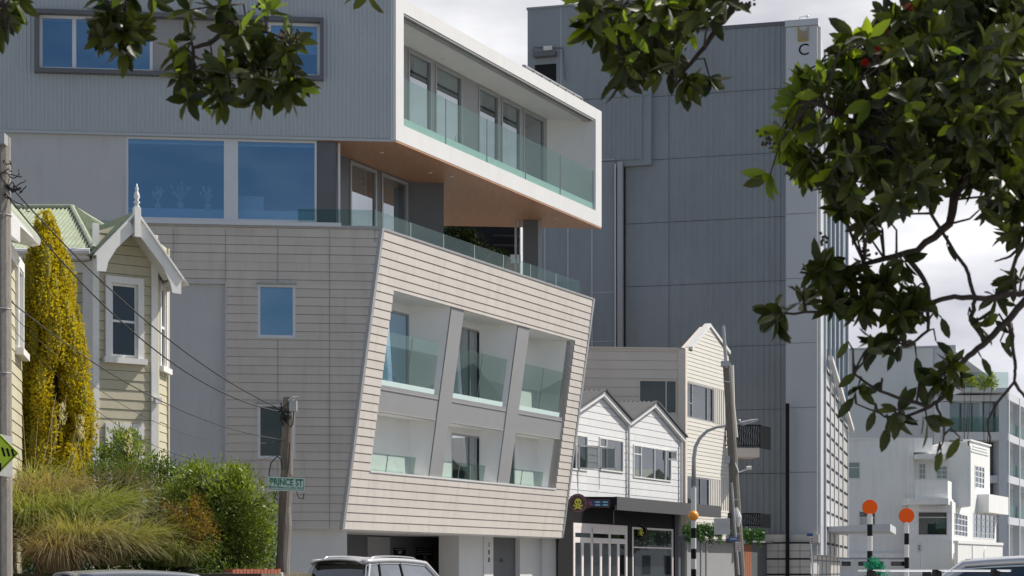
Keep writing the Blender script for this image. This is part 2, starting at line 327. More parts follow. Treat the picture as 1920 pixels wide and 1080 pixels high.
def window(fr, r, parent, frame='alum', glass='glass', fw=0.05, c=-0.05, vs=(), hs=(), room='dark', depth=1.6, dress=None, proud=0.05, name='window', mull=0.05, dress_to=1.0):
    """joinery in an opening r: frame with bars, a pane, the dim room behind and what hangs in it"""
    a0, a1, b0, b1 = r; m = MB()
    for q in ((a0, a1, b0, b0 + fw), (a0, a1, b1 - fw, b1), (a0, a0 + fw, b0 + fw, b1 - fw), (a1 - fw, a1, b0 + fw, b1 - fw)): m.box(fr, *q, c - 0.03, c + proud)
    xs = [a0 + fw] + sorted(vs) + [a1 - fw]
    for a in vs: m.box(fr, a - mull / 2, a + mull / 2, b0 + fw, b1 - fw, c - 0.028, c + proud - 0.006)
    for h in hs:
        if isinstance(h, tuple): hb, x0, x1 = h
        else: hb, x0, x1 = h, a0 + fw, a1 - fw
        m.box(fr, x0, x1, hb - mull / 2, hb + mull / 2, c - 0.026, c + proud - 0.01)
    w = m.build(name, frame, parent)
    p = MB(); p.box(fr, a0 + fw * 0.6, a1 - fw * 0.6, b0 + fw * 0.6, b1 - fw * 0.6, c - 0.006, c); p.build('pane', glass, w)
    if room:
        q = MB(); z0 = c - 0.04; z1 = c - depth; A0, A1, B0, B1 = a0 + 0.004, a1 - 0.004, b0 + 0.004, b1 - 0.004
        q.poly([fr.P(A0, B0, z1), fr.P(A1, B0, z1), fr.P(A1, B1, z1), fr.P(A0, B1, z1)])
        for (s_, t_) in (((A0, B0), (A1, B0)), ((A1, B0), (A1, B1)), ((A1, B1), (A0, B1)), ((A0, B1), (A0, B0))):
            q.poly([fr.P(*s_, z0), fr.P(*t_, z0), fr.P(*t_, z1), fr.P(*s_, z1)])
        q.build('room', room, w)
    if dress:
        d = MB()
        for (k, x0, x1, y0, y1) in dress:
            X0, X1 = a0 + (a1 - a0) * x0, a0 + (a1 - a0) * x1; Y0, Y1 = b0 + (b1 - b0) * y0, b0 + (b1 - b0) * y1
            if k == 'curtain':
                n = max(4, int((X1 - X0) / 0.035)); pts = [(X0 + (X1 - X0) * i / n, -0.16 + 0.03 * math.sin(i * 1.5) + 0.01 * math.sin(i * 0.7)) for i in range(n + 1)]
                d.add([fr.P(x, Y0, c + y) for x, y in pts] + [fr.P(x, Y1, c + y) for x, y in pts], [(i, i + 1, n + 2 + i, n + 1 + i) for i in range(n)])
            else:
                n = max(1, int((Y1 - Y0) / 0.07))
                for i in range(n): d.box(fr, X0 + 0.06, X1 - 0.06, Y0 + (Y1 - Y0) * i / n, Y0 + (Y1 - Y0) * (i + 0.86) / n, c - 0.14, c - 0.12)
        d.build(dress[0][0], 'curtain' if dress[0][0] == 'curtain' else 'blind', w)
    return w
def text(s, fr, a, b, size, mat, parent, c=0.01, name='lettering', ext=0.004, align='CENTER', sx=1.0, bold=0.0):
    cu = bpy.data.curves.new(name, 'FONT'); cu.body = s; cu.size = size; cu.extrude = ext; cu.offset = size * bold; cu.align_x = align; cu.align_y = 'CENTER'; cu.resolution_u = 4
    tmp = bpy.data.objects.new('tmp', cu); COL.objects.link(tmp); bpy.context.view_layer.update()
    me = bpy.data.meshes.new_from_object(tmp.evaluated_get(bpy.context.evaluated_depsgraph_get())); bpy.data.objects.remove(tmp); bpy.data.curves.remove(cu)
    mt = MB(); mt.add([fr.P(a + v.co.x * sx, b + v.co.y, c + v.co.z) for v in me.vertices], [tuple(p.vertices) for p in me.polygons]); bpy.data.meshes.remove(me)
    return mt.build(name, mat, parent)
# ================================================================== THE SETTING
UL = Vector((0.99474, 0.1024, 0))                # the shaded face of the new block
US = dirn(2640)                                   # the street front, running away to the right
DC = 56.0                                         # distance of its corner
g = MB(); g.wbox(-900, 900, -300, 2500, -0.6, -0.012); struct(g.build('ground', 'pave'))
rd = MB(); a_ = at(640, 1070, 53) ; 
SF = Fr((at(715, 1070, DC).x, at(715, 1070, DC).y, 0), US)      # street frame: along = up the street, outward = towards the road
rd.box(SF, -120, 160, -0.2, -0.004, 3.2, 16.5); struct(rd.build('road', 'asphalt'))
kb = MB(); kb.box(SF, -120, 160, -0.1, 0.12, 3.0, 3.2); kb.box(SF, -120, 160, -0.1, 0.12, 16.5, 16.7); struct(kb.build('kerb', 'conc2'))
fp = MB(); fp.box(SF, -120, 160, -0.1, 0.11, -1.0, 3.0); fp.box(SF, -120, 160, -0.1, 0.11, 16.7, 20); struct(fp.build('footpath', 'pave'))
ln = MB()
for k in range(-8, 22): ln.box(SF, k * 6, k * 6 + 2.5, -0.004, 0.001, 9.8, 9.92)
for k in range(11): ln.box(SF, -22, -19, -0.004, 0.001, 3.7 + k * 1.15, 4.25 + k * 1.15)
struct(ln.build('road_marking', 'line'))
# ================================================================== NEW BLOCK WITH WHITE BALCONY BOX
LO = at(715, 1070, DC); LO.z = 0
Lf = Fr(LO, UL)                                   # shaded face
nb = thing('apartment_building', 'modern grey block with a white framed balcony box above a leaning pale clad balcony front', 'building', (LO.x, LO.y, 0))
UP = lambda x, y, c=0.0: Lf.uv(x, y, c)
zt = UP(742, -12)[1]; aL = UP(-30, 400)[0] - 16
# --- top storey: ribbed steel
ac, zb = UP(742, 262)
win = [Lf.rect(75, 30, 287, 138), Lf.rect(440, 42, 600, 152)]; pan = Lf.rect(287, 33, 440, 150); strip = (win[0][0], win[1][1], win[0][2], win[0][3])
m = MB(); wall(m, Lf, [(aL, zb), (ac, zb), (ac, zt), (aL, zt)], [strip], 'rib', 0.128, 0.028, c=0.12, reveal=0.15)
m.box(Lf, aL, ac, zb - 0.10, zb - 0.012, -0.25, 0.135); m.build('ribbed_wall', 'corr', nb)
m = MB(); x0, x1, y0, y1 = strip
for q in ((x0 - .12, x1 + .12, y1, y1 + .13), (x0 - .12, x1 + .12, y0 - .13, y0), (x0 - .12, x0, y0, y1), (x1, x1 + .12, y0, y1)): m.box(Lf, *q, -0.02, 0.34)
m.build('window_surround', 'dgrey', nb)
wf = Lf.off(0.12)
wa = (x0, x0 + (win[0][1] - win[0][0]), y0, y1); wb_ = (x1 - (win[1][1] - win[1][0]), x1, y0, y1)
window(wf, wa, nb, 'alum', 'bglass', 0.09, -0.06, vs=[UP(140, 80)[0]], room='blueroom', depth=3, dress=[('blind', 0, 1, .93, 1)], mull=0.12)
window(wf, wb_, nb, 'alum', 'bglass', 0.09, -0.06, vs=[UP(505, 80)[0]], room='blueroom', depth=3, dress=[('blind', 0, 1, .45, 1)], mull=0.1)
m = MB(); m.box(wf, wa[1] + .002, wb_[0] - .002, y0 + .002, y1 - .002, -0.12, -0.03); 
for k in range(1, 3): m.box(wf, wa[1] + (wb_[0] - wa[1]) * k / 3 - .01, wa[1] + (wb_[0] - wa[1]) * k / 3 + .01, y0 + .01, y1 - .01, -0.03, -0.02)
m.build('infill_panel', 'mgrey', nb)
# --- fourth storey: render, big windows, dark jamb
a630, zs = UP(630, 262); z4 = UP(715, 428)[1]
big1 = Lf.rect(236, 255, 424, 416); big2 = Lf.rect(442, 257, 594, 418)
B = (big1[0], big2[1], z4 + 0.14, zb - 0.10)
m = MB(); wall(m, Lf, [(aL, z4), (a630, z4), (a630, zb - .1), (aL, zb - .1)], [B, (big2[1] + .002, a630 - .001, z4 - 1, zb)], 'flat', reveal=0.12); m.build('rendered_wall', 'plaster', nb)
m = MB(); m.box(Lf, big1[1], big2[0], B[2], B[3], -0.13, -0.01); m.build('window_mullion', 'alum', nb)
m = MB(); m.box(Lf, big2[1] + .004, a630 + .004, z4, zb - .102, -0.31, -0.02, 0); m.build('jamb_panel', 'dgrey', nb)
for i, bw in enumerate((big1, big2)):
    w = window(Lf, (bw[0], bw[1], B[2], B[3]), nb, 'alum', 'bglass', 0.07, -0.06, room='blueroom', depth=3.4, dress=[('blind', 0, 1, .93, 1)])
    s_ = MB(); s_.box(Lf, bw[0] + .02, bw[1] - .02, B[2] + .01, B[2] + .42, -0.9, -0.35); s_.build('cabinet', 'blind', w)
    if i == 0:
        f = MB()
        for (x, y, r_) in ((338, 378, .16), (296, 380, .1), (390, 382, .12)):
            a, b = UP(x, y, -0.3); f.tube([Lf.P(a, b - .22, -.3), Lf.P(a, b - .05, -.3), Lf.P(a, b, -.3)], [.07, .12, .06], 10)
            for k in range(14):
                t = random.uniform(0, 6.28); rr = r_ * 2.1 * random.random() ** .5; q = Lf.P(a + rr * math.cos(t), b + .36 + rr * .8 * math.sin(t), -.3 + random.uniform(-.06, .06))
                f.ball(q, .055, 6, 4); f.tube([Lf.P(a, b, -.3), q], .008, 4)
        f.build('flower_vase', 'white', w)
    else:
        f = MB(); a, b = UP(465, 385, -1.2); f.box(Lf, a - .3, a + .5, b - .4, b + .25, -1.6, -1.0); f.build('sofa', 'blind', w)
m = MB(); m.box(Lf, B[0] - .05, UP(640, 420)[0], z4 + .005, z4 + .13, -0.12, 0.10); m.build('window_sill', 'alum', nb)
# --- lower cladding, shaded side. The corner leans out towards the street.
Pt, Pb = UP(715, 430), UP(640, 993); cbase = Pb[1]; zl = UP(425, 990)[1]; a423 = UP(423, 700)[0]; z528 = UP(360, 528)[1]
wn = [Lf.rect(483, 533, 554, 634), Lf.rect(483, 757, 554, 860)]
PITCH = 0.272
m = MB()
wall(m, Lf, [(a423, cbase), (Pb[0], Pb[1]), (Pt[0], Pt[1]), (a423, Pt[1])], wn, 'board', PITCH, 0.022, base=cbase)
wall(m, Lf, [(aL, z528), (a423, z528), (a423, Pt[1]), (aL, Pt[1])], [], 'board', PITCH, 0.022, base=cbase)
jn = MB()
for px_, y0_, y1_ in ((423, 430, 528), (325, 430, 528), (618, 430, 990), (521, 430, 530), (521, 636, 756), (521, 862, 990), (240, 430, 528)):
    a, b1 = UP(px_, y0_); _, b0 = UP(px_, y1_)
    jn.box(Lf, a - .011, a + .011, b0, b1, 0.001, 0.0245)
m.build('side_cladding', 'board', nb); jn.build('cladding_joint', 'mgrey', nb)
m = MB(); m.box(Lf, aL, a423, 0, z528, -0.30, -0.10); m.box(Lf, a423 - .02, a423 + .03, cbase, z528 + .02, -0.1, 0.02); m.box(Lf, aL, a423 - .021, z528 - .06, z528 + .005, -0.1, 0.04); m.build('smooth_side_panel', 'plaster', nb)
for i, r in enumerate(wn):
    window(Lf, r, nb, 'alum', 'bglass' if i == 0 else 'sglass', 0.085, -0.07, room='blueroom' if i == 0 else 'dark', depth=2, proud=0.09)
    m = MB(); m.box(Lf, r[0] - .03, r[1] + .03, r[3] + .005, r[3] + .05, 0.0, 0.12); m.build('window_head', 'galum', nb)
m = MB(); m.box(Lf, aL, Pt[0] - .02, Pt[1] + .002, Pt[1] + .09, -0.4, 0.05); m.build('parapet_cap', 'galum', nb)
# --- leaning street front: along the street, up the slanted corner, depth runs parallel to the shaded side
ptw, pbw = Lf.P(*Pt), Lf.P(*Pb)
T = Fr(pbw, US, ptw - pbw, UL)
H = (ptw - pbw).length; Wd = T.uv(1112, 563)[0]
o0, o1 = T.uv(740, 546), T.uv(1078, 638); o2, o3 = T.uv(690, 879), T.uv(1040, 919)
oa0, oa1 = (o0[0] + o2[0]) / 2, (o1[0] + o3[0]) / 2; ob0, ob1 = (o2[1] + o3[1]) / 2, (o0[1] + o1[1]) / 2
pt_ = PITCH * H / (ptw.z - pbw.z)
m = MB(); wall(m, T, [(0, 0), (Wd, 0), (Wd, H), (0, H)], [(oa0, oa1, ob0, ob1)], 'board', pt_, 0.034, base=0, reveal=0.30, gap=.019)
for k, a in enumerate((1.35, 2.9, 5.1, 7.6, 9.7, 11.9, 13.6)):
    for r0 in range(0, int(H / pt_) + 1):
        if (r0 + k) % 2 == 0: continue
        b0 = r0 * pt_
        if ob0 - pt_ < b0 < ob1 and oa0 - .1 < a < oa1 + .1: continue
        if b0 + pt_ < H: m.box(T, a - .003, a + .003, b0 + .03, b0 + pt_ - .01, 0.0, 0.013)
m.build('street_cladding', 'board', nb)
m = MB()
m.box(T, -0.03, 0.10, 0, H + .05, -0.05, 0.05); m.box(T, Wd - .08, Wd + .06, 0, H + .05, -0.6, 0.05); m.box(T, 0.1, Wd - .08, H, H + .06, -0.35, 0.04)
m.build('corner_trim', 'galum', nb)
m = MB(); m.box(T, oa0, oa1, ob0 - .05, ob0 + .012, -1.2, 0.045); m.build('opening_sill', 'white', nb)
# inside the balconies
fins = []
for (xa, xb, ya, xc, xd, yc) in ((849, 873, 583, 806, 830, 888), (973, 996, 620, 934, 955, 902)):
    p = [T.uv(x, y) for x, y in ((xa, ya), (xb, ya), (xc, yc), (xd, yc))]; fins.append(((p[0][0] + p[2][0]) / 2, (p[1][0] + p[3][0]) / 2))
for f0, f1 in fins:
    m = MB(); m.box(T, f0, f1, ob0 + .013, ob1 - .004, -0.07, -0.03); fo = m.build('slanted_fin', 'fin', nb)
    m = MB(); m.box(T, f0 + .01, f1 - .01, ob0 + .013, ob1 - .004, -0.42, -0.071); m.build('fin_side', 'bayw', fo)
bays = [(oa0, fins[0][0]), (fins[0][1], fins[1][0]), (fins[1][1], oa1)]
sp_top = T.uv(720, 722)[1]; sp_bot = T.uv(715, 772)[1]
W0 = T.P(*T.uv(848, 580)); a768 = at(768, 577, W0.y).x
Wp = Vector((at(768, 577, W0.y - .15).x, W0.y - .15, 0)); BM = Fr(Wp, US)     # upright back wall of the balconies
def back(a, b):                                     # follow the depth direction from the leaning front to the back wall
    p = T.P(a, b); t = BM.n.dot(BM.o - p) / BM.n.dot(UL); return p + UL * t
for bi, (a0, a1) in enumerate(bays):
    for lv, (b0, b1) in enumerate(((ob0 + .013, sp_bot), (sp_top - .15, ob1 - .006))):
        c = [back(a0 - .01, b0), back(a1, b0), back(a1, b1), back(a0 - .01, b1)]; f = [T.P(a0, b0, -.03), T.P(a1, b0, -.03), T.P(a1, b1, -.03), T.P(a0, b1, -.03)]
        m = MB(); m.poly([f[1], f[2], c[2], c[1]]); m.poly([f[0], f[3], c[3], c[0]]); m.poly([f[3], f[2], c[2], c[3]])
        ba0, ba1 = BM.uv2(c[0])[0] if False else (c[0] - BM.o).dot(BM.u), (c[1] - BM.o).dot(BM.u); z0, z1 = c[0].z, c[2].z
        hole = None
        xr = [[None, 966][0], 903, 966][bi] if lv == 0 else [768, 903, None][bi]
        if xr:
            hr = BM.uv(xr, 700)[0]; hole = (max(ba0 - 2.0, hr - 2.3), hr - .02, z0 + .02, z1 - .28)
            if bi == 1: hole = (hr - 2.3, hr - .02, z0 + .02, z1 - .22)
        lo_ = (min(c[0].z, c[1].z)); 
        wall(m, BM, [(min(ba0, hole[0] - .1) if hole else ba0, z0), (ba1, z0), (ba1, z1), (min(ba0, hole[0] - .1) if hole else ba0, z1)], [hole] if hole else [], 'flat', reveal=0.1)
        m.build('balcony_lining', 'bayw', nb)
        m = MB(); m.poly([f[0], f[1], c[1], c[0]]); m.build('balcony_floor', 'bayw', nb)
        if hole:
            window(BM, hole, nb, 'galum', 'bglass' if (bi == 0) else 'glass', 0.07, -0.05, vs=[hole[1] - .85] if bi == 1 else [], room='dark', depth=1.5, dress=[('curtain', .55 if bi == 1 else .0, .92, 0, 1)] if bi else None, name='glazed_door')
        # balustrade
        br = MB()
        if lv: gb0, gb1, cc, ax = sp_top - .02, T.uv(735, 622)[1], -0.10, a1 - .36
        else: gb0, gb1, cc, ax = ob0 + .02, T.uv(697, 846)[1] if bi == 0 else ob0 + (T.uv(697, 846)[1] - ob0), -0.42, a1 - .30
        br.box(T, a0 + .01, ax, gb0, gb1, cc - .014, cc); o = br.build('glass_balustrade', 'rail', nb)
        j = MB(); am = a0 + (ax - a0) * .5; j.box(T, am - .012, am + .012, gb0, gb1 - .01, cc - .016, cc + .002); j.build('glass_joint', 'dgrey', o)
        if lv:
            e = MB(); e.box(T, a0 + .012, ax, sp_top + .002, sp_top + .17, -.095, -.062); e.build('slab_edge', 'frost', nb)
    m = MB(); m.box(T, a0, a1 - (.035), sp_bot, sp_top, -.17, -.06)
    m.build('spandrel_panel', 'fin', nb); m = MB(); m.box(T, a0, a1, sp_bot + .01, sp_top - .02, -.6, -.18); m.build('floor_slab', 'fin', nb)
# terrace slab, closing the leaning block from above and below, its hidden back and far end
zt_ = ptw.z - .9
def lz(p, z): return Vector((p.x, p.y, z))
far_t = T.P(Wd, H); far_b = T.P(Wd, 0)
back_l = Lf.P(aL, 0); 
def fl(pts, z0, z1, name, mat):
    m = MB(); m.solid([lz(p, z0) for p in pts], [lz(p, z1) for p in pts]); return m.build(name, mat, nb)
fl([ptw - UL * .3, T.P(Wd, H) - UL * .3, T.P(Wd, H) - UL * 9, ptw - UL * 9], zt_ - .3, zt_, 'terrace_floor', 'conc')
fl([pbw - UL * .02 + US*.03, far_b - UL * .02, far_b - UL * 11, pbw - UL * 11 + US*.25], pbw.z - .02, pbw.z + .2, 'block_underside', 'white')
fl([far_b - UL * 1.9 - US * .3, far_b - UL * 1.9, far_b - UL * 11, far_b - UL * 11 - US * .3], pbw.z + .2, zt_, 'end_wall', 'plaster')
m = MB(); ms = [T.P(Wd - .02, 0), T.P(Wd - .02, H)]; m.poly([T.P(Wd - .02, 0, 0), T.P(Wd - .02, H, 0), T.P(Wd - .02, H, -1.9 - (H * .17)), T.P(Wd - .02, 0, -1.9)]); m.build('end_cladding', 'board', nb)
m = MB(); m.box(T, .1, Wd - .1, H - .95, H - .01, -.2, -.1); m.build('parapet_back', 'plaster', nb)
# terrace balustrade
m = MB(); h = T.v; zc = ptw.z + .07
g0 = at(716, 398, DC - .1); gtop = 0.56
gf = Fr(Vector((ptw.x, ptw.y, 0)) - UL * .18, US); gl_end = gf.uv(1088, 528)[0]; ztop = gf.uv(716, 398)[1]
m.box(gf, -0.05, gl_end, zc - .5, ztop, -.014, 0); ob = m.build('terrace_balustrade', 'rail', nb)
j = MB()
for k in range(1, 7): a = gl_end * k / 7; j.box(gf, a - .006, a + .006, zc, ztop - .01, -.016, .002)
j.build('glass_joint', 'frost', ob)
m = MB(); gl2 = Fr(gf.P(0, 0) , UL); m.box(gl2, -2.45, -.06, zc - .05, ztop, -.014, 0); m.build('side_balustrade', 'rail', nb)
m = MB(); gl3 = Fr(gf.P(gl_end, 0), UL); m.box(gl3, -2.0, 0, zc - .5, ztop, -.014, 0); m.build('end_balustrade', 'rail', nb)
# --- white framed box
Wf = Fr(Lf.P(ac, 0, .14), US); zb_ = zb - .0
w1, _ = Wf.uv(1128, 300); zw0 = Wf.uv(742, 262)[1]; zw1 = Wf.uv(1128, 209)[1]
qa0, qz1 = Wf.uv(757, 24); qa1, qz0 = Wf.uv(1117, 392); qz0 = (Wf.uv(757, 239)[1] + qz0) / 2
m = MB(); DEP = 1.95
Wf.w = UL
for q in ((0, w1, qz1, zw1), (0, w1, zw0, qz0), (0, qa0, qz0, qz1), (qa1, w1, qz0, qz1)):
    m.box(Wf, *q, -.16, 0)
    m.box(Wf, max(q[0], .3) + .002, max(q[1], .5) - .002, q[2] + .002, q[3] - .002, -DEP - .3, -.161)
m.build('white_frame', 'white', nb)
m = MB(); m.box(Wf, qa0, qa1, qz1 - .10, qz1 - .002, -.42, -.20); m.box(Wf, qa0, qa1, qz1 - .07, qz1 - .003, -.12, -.03); m.build('screen_track', 'galum', nb)
m = MB(); m.box(Wf, qa0, qa1, qz1 - .05, qz1 - .001, -DEP, -.5); m.build('balcony_ceiling', 'white', nb)
BK = Fr(Wf.P(0, 0, -DEP), US)
doors = [(765, 809), (816, 866), (897, 935), (940, 976), (981, 1021)]; hs_ = []
for x0, x1 in doors: a, b = BK.uv(x0, 250)[0], BK.uv(x1, 250)[0]; hs_.append((max(a, .2), b, qz0 + .02, qz1 - .14))
m = MB(); wall(m, BK, [(0.05, qz0), (w1, qz0), (w1, qz1), (0.05, qz1)], hs_, 'flat', reveal=.1); m.build('balcony_back_wall', 'mgrey', nb)
for i, hh in enumerate(hs_):
    w = window(BK, hh, nb, 'galum', 'glass', .08, -.05, room='dark', depth=2, dress=[('curtain', [.45, .05, 0, .6, .02][i], [1, 1, .4, 1, .3][i], 0, 1)], name='glazed_door', proud=.08)
    if i == 1: m = MB(); m.tube([BK.P(hh[1] - .12, qz0 + 1.0, 0.02), BK.P(hh[1] - .12, qz0 + 1.0, .1), BK.P(hh[1] - .12, qz0 + 1.35, .1), BK.P(hh[1] - .12, qz0 + 1.35, .02)], .012, 6); m.build('door_handle', 'alum', w)
gb = MB(); ztg = Wf.uv(757, 144)[1]; gb.box(Wf, qa0 + .01, qa1 - .01, qz0 + .005, ztg, -.10, -.085); o = gb.build('box_balustrade', 'rail', nb)
j = MB()
for x in (841, 918, 990, 1055): a = Wf.uv(x, 300)[0]; j.box(Wf, a - .012, a + .012, qz0 + .01, ztg - .01, -.103, -.082)
j.build('glass_joint', 'dgrey', o)
gb = MB(); gb.box(Wf, qa0 + .012, qa1 - .012, qz0 + .003, qz0 + .28, -.16, -.105); gb.build('slab_edge', 'frost', nb)
m = MB()
for x, y in ((831, 111), (938, 169), (1034, 219)):
    p = Vector((0, 0, EYE)) + ray(x, y) * ((qz1 - .06 - EYE) / ray(x, y).z); m.disc(Fr(p, (1, 0, 0), (0, 1, 0), (0, 0, -1)), 0, 0, .07, -.02, .012, 14)
m.build('downlight', 'alum', nb)
# soffit under the box and over the terrace
zsf = zw0 - .005
def onz(x, y, z): r = ray(x, y); return Vector((0, 0, EYE)) + r * ((z - EYE) / r.z)
s4 = onz(832, 421, zsf)
c2 = Wf.P(w1, 0); spt = [Lf.P(a630 - .3, 0, .1), Wf.P(0.02, 0, -.01), Wf.P(w1 - .02, 0, -.01), Vector((c2.x, c2.y, 0)) - UL * 8, Vector((c2.x, c2.y, 0)) - UL * 8 - US * 14]
m = MB(); m.solid([lz(p, zsf - .06) for p in spt], [lz(p, zsf + .02) for p in spt]); m.build('timber_soffit', 'soffit', nb)
m = MB()
for x, y in ((716, 286), (807, 324), (847, 331), (1042, 410)):
    p = onz(x, y, zsf - .062); m.disc(Fr(p, (1, 0, 0), (0, 1, 0), (0, 0, -1)), 0, 0, .07, -.02, .012, 14)
m.build('soffit_light', 'white', nb)
# recessed terrace wall with two glazed doors
rp0, rp1 = onz(655, 297, zsf - .06), onz(770, 342, zsf - .06)
RW = Fr(Vector((rp0.x, rp0.y, 0)), rp1 - rp0); zf = zt_
la = RW.uv(770, 400)[0]; dw = [(RW.uv(656, 300)[0], RW.uv(706, 300)[0]), (RW.uv(715, 300)[0], RW.uv(764, 300)[0])]
hh = [(a, b, zf + .02, zsf - .12) for a, b in dw]
m = MB(); wall(m, RW, [(-1.6, zf), (la, zf), (la, zsf - .05), (-1.6, zsf - .05)], hh, 'flat', reveal=.1); m.build('terrace_wall', 'dgrey', nb)
for h_ in hh:
    w = window(RW, h_, nb, 'galum', 'glass', .09, -.04, room='dark', depth=1.5, dress=[('curtain', .02, .82, .0, 1)], name='glazed_door', proud=.07)
m = MB(); e0 = RW.P(la, 0); EW = Fr(e0, UL); ea = EW.uv(832, 380)[0]; m.box(EW, 0, ea, zf, zsf - .06, -.25, 0); m.build('dark_return_wall', 'dgrey', nb)
m = MB(); p = onz(635, 268, zsf - .06); m.tube([lz(p, zf), lz(p, zsf - .07)], .05, 10); m.build('white_post', 'alum', nb)
cb_ = onz(982, 412, zsf - .06); cx = Fr(lz(cb_, 0), UL); m = MB(); m.box(cx, 0, .55, zf, zsf - .06, -.4, 0); m.build('terrace_column', 'dgrey', nb)
m = MB(); m.box(cx, .56, .70, zf, zsf - .06, -.15, -.02); m.box(cx, -.32, -.24, zf, zsf - .06, -.3, -.2); m.box(cx, -.15, -.1, zf, zsf - .06, -.3, -.25); m.build('terrace_post', 'galum', nb)
# roof, hidden sides and the roof rail
roofp = [Lf.P(aL, 0, .1), Lf.P(ac, 0, .1), Wf.P(w1 - .05, 0, -.05), Vector((c2.x, c2.y, 0)) - UL * 8.0, Lf.P(aL, 0, -16)]
fl(roofp, zw1 - .35, zw1 - .03, 'roof_slab', 'conc')
fl([roofp[3] - US * .2, roofp[3], roofp[4], roofp[4] - UL * .2 - US * .2], zw0, zw1 - .36, 'rear_wall', 'corr')
fl([Wf.P(w1 - .06, 0, -2.3), Wf.P(w1 - .26, 0, -2.3), Wf.P(w1 - .26, 0, -8), Wf.P(w1 - .06, 0, -8)], zw0, zw1 - .36, 'far_end_wall', 'white')
m = MB(); rl0, rl1 = Wf.uv(1018, 141), Wf.uv(1122, 192)
m.box(Wf, rl0[0], w1 - .3, zw1, zw1 + .42, -.75, -.7); m.box(Wf, rl0[0], w1 - .3, zw1 + .42, zw1 + .48, -.78, -.66)
for k in range(8): a = rl0[0] + (w1 - .35 - rl0[0]) * k / 7; m.box(Wf, a, a + .05, zw1 - .02, zw1 + .44, -.69, -.62)
m.build('roof_rail', 'galum', nb)
# --- ground floor under the leaning front
zg = pbw.z - .02
gw = T.P(0, 0, 0); GB = Fr(Vector((pbw.x, pbw.y, 0)), US); GB.w = UL
m = MB()
m.box(Lf, aL, UP(652, 1030)[0] - .02, 0, zg, -.75, -.30); m.build('corner_pier', 'white', nb)
GI = Fr(GB.P(0, 0, -1.0), US)                      # pillars stand back from the edge
GI2 = Fr(GB.P(0, 0, -4.0), US)                     # garage back wall
m = MB(); aa = [GI.uv(x, 1040)[0] for x in (863, 908, 925, 975, 1033)]
m.box(GI, aa[0], aa[1], 0, zg, -.9, -.05); m.box(GI, aa[1], aa[2], 0, zg, -.4, 0); m.build('entrance_pillar', 'white', nb); m = MB(); m.box(GI, aa[3], aa[4], 0, zg, -.9, 0); m.build('entrance_pillar', 'white', nb)
m = MB(); m.box(GI, aa[2] + .01, aa[3] - .01, 0, zg, -.30, -.2); m.tube([GI.P((aa[2] + aa[3]) / 2 - .1, 1.9, -.2), GI.P((aa[2] + aa[3]) / 2 - .1, 1.9, -.1)], .06, 8); m.build('entrance_door', 'dgrey', nb)
for i, ch in enumerate('108'): text(ch, GI, (aa[1] + aa[2]) / 2, GI.uv(915, (1022, 1036, 1050)[i])[1], .27, 'black', nb, c=.012, name='street_number')
m = MB(); m.box(GI2, 0.3, 22, 0, zg, -.2, 0); m.build('garage_wall', 'dgrey', nb)
m = MB(); g1, g2 = GI2.uv(686, 1040)[0], GI2.uv(728, 1040)[0]; m.box(GI2, g1, g2, 0, zg - .05, 0, .08); m.build('garage_pier', 'mgrey', nb); m = MB(); g3 = GI2.uv(832, 1040)[0]; m.box(GI2, g3, g3 + .12, 0, zg - .05, 0, .1)
m.build('garage_pier', 'mgrey', nb)
m = MB(); d0, d1 = GI2.uv(838, 1040)[0], GI2.uv(858, 1040)[0]; m.box(GI2, d0, d1, 0, zg - .25, 0, .04); m.build('garage_door', 'black', nb)
for (x0, y0, x1, y1, lines, lab) in ((739, 1027, 761, 1041, [('', .78, .10), ('EXIT', .36, .42)], 'small black sign reading exit on the garage wall'), (781, 1027, 813, 1048, [('', .86, .07), ('', .66, .07), ('', .44, .14), ('EXIT', .16, .2)], 'larger black sign with four lines of lettering on the garage wall')):
    r = GI2.rect(x0, y0, x1, y1, .03); m = MB(); m.box(GI2, *r, .0, .03); sg = m.build('wall_sign', 'black', nb); sg['label'] = lab
    for t_, fy, fs in lines:
        if not t_:
            m = MB(); xx = r[0] + .06
            while xx < r[1] - .1: wl = random.uniform(.02, .05); m.box(GI2, xx, xx + wl, r[2] + (r[3] - r[2]) * (fy - fs / 2), r[2] + (r[3] - r[2]) * (fy + fs / 2), .031, .033); xx += wl + (.012 if random.random() < .8 else .05)
            m.build('small_print', 'mgrey', sg); continue
        text(t_, GI2, (r[0] + r[1]) / 2, r[2] + (r[3] - r[2]) * fy, (r[3] - r[2]) * fs * 1.15, 'white', sg, c=.033)
m = MB(); a, b = GI2.uv(798, 1056); m.disc(GI2, a, b, .2, 0, .04); m.build('round_sign', 'gold', nb)
# ================================================================== TOWER BEHIND
TL = Vector((0.9692, -0.2463, 0)); DT = 93.0
tc_ = at(1475, 1070, DT); TF = Fr((tc_.x, tc_.y, 0), TL)
tw = thing('office_tower', 'tall blue grey windowless tower of ribbed steel rising behind the shops', 'building', (tc_.x, tc_.y, 0))
tz = TF.uv(1475, 44)[1]; tb = TF.uv(1475, 1008)[1]
aj = [TF.uv(x, 600)[0] for x in (1172, 1255, 1475)]
rows = [TF.uv(1475, y)[1] for y in (1008, 892, 778, 655, 530, 407, 290, 172, 45)]
st = (rows[-1] - rows[0]) / 8; rows = [rows[0] + st * k for k in range(9)]
for k in range(8):
    m = MB(); b0, b1 = rows[k] + .03, rows[k + 1]
    wall(m, TF, [(aj[1], b0), (aj[2], b0), (aj[2], b1), (aj[1], b1)], [], 'rib', .30, .03)
    wall(m, TF, [(aj[0], b0), (aj[1] - .03, b0), (aj[1] - .03, b1), (aj[0], b1)], [], 'flat')
    m.build('cladding_band', 'tower', tw)
TFj = TF
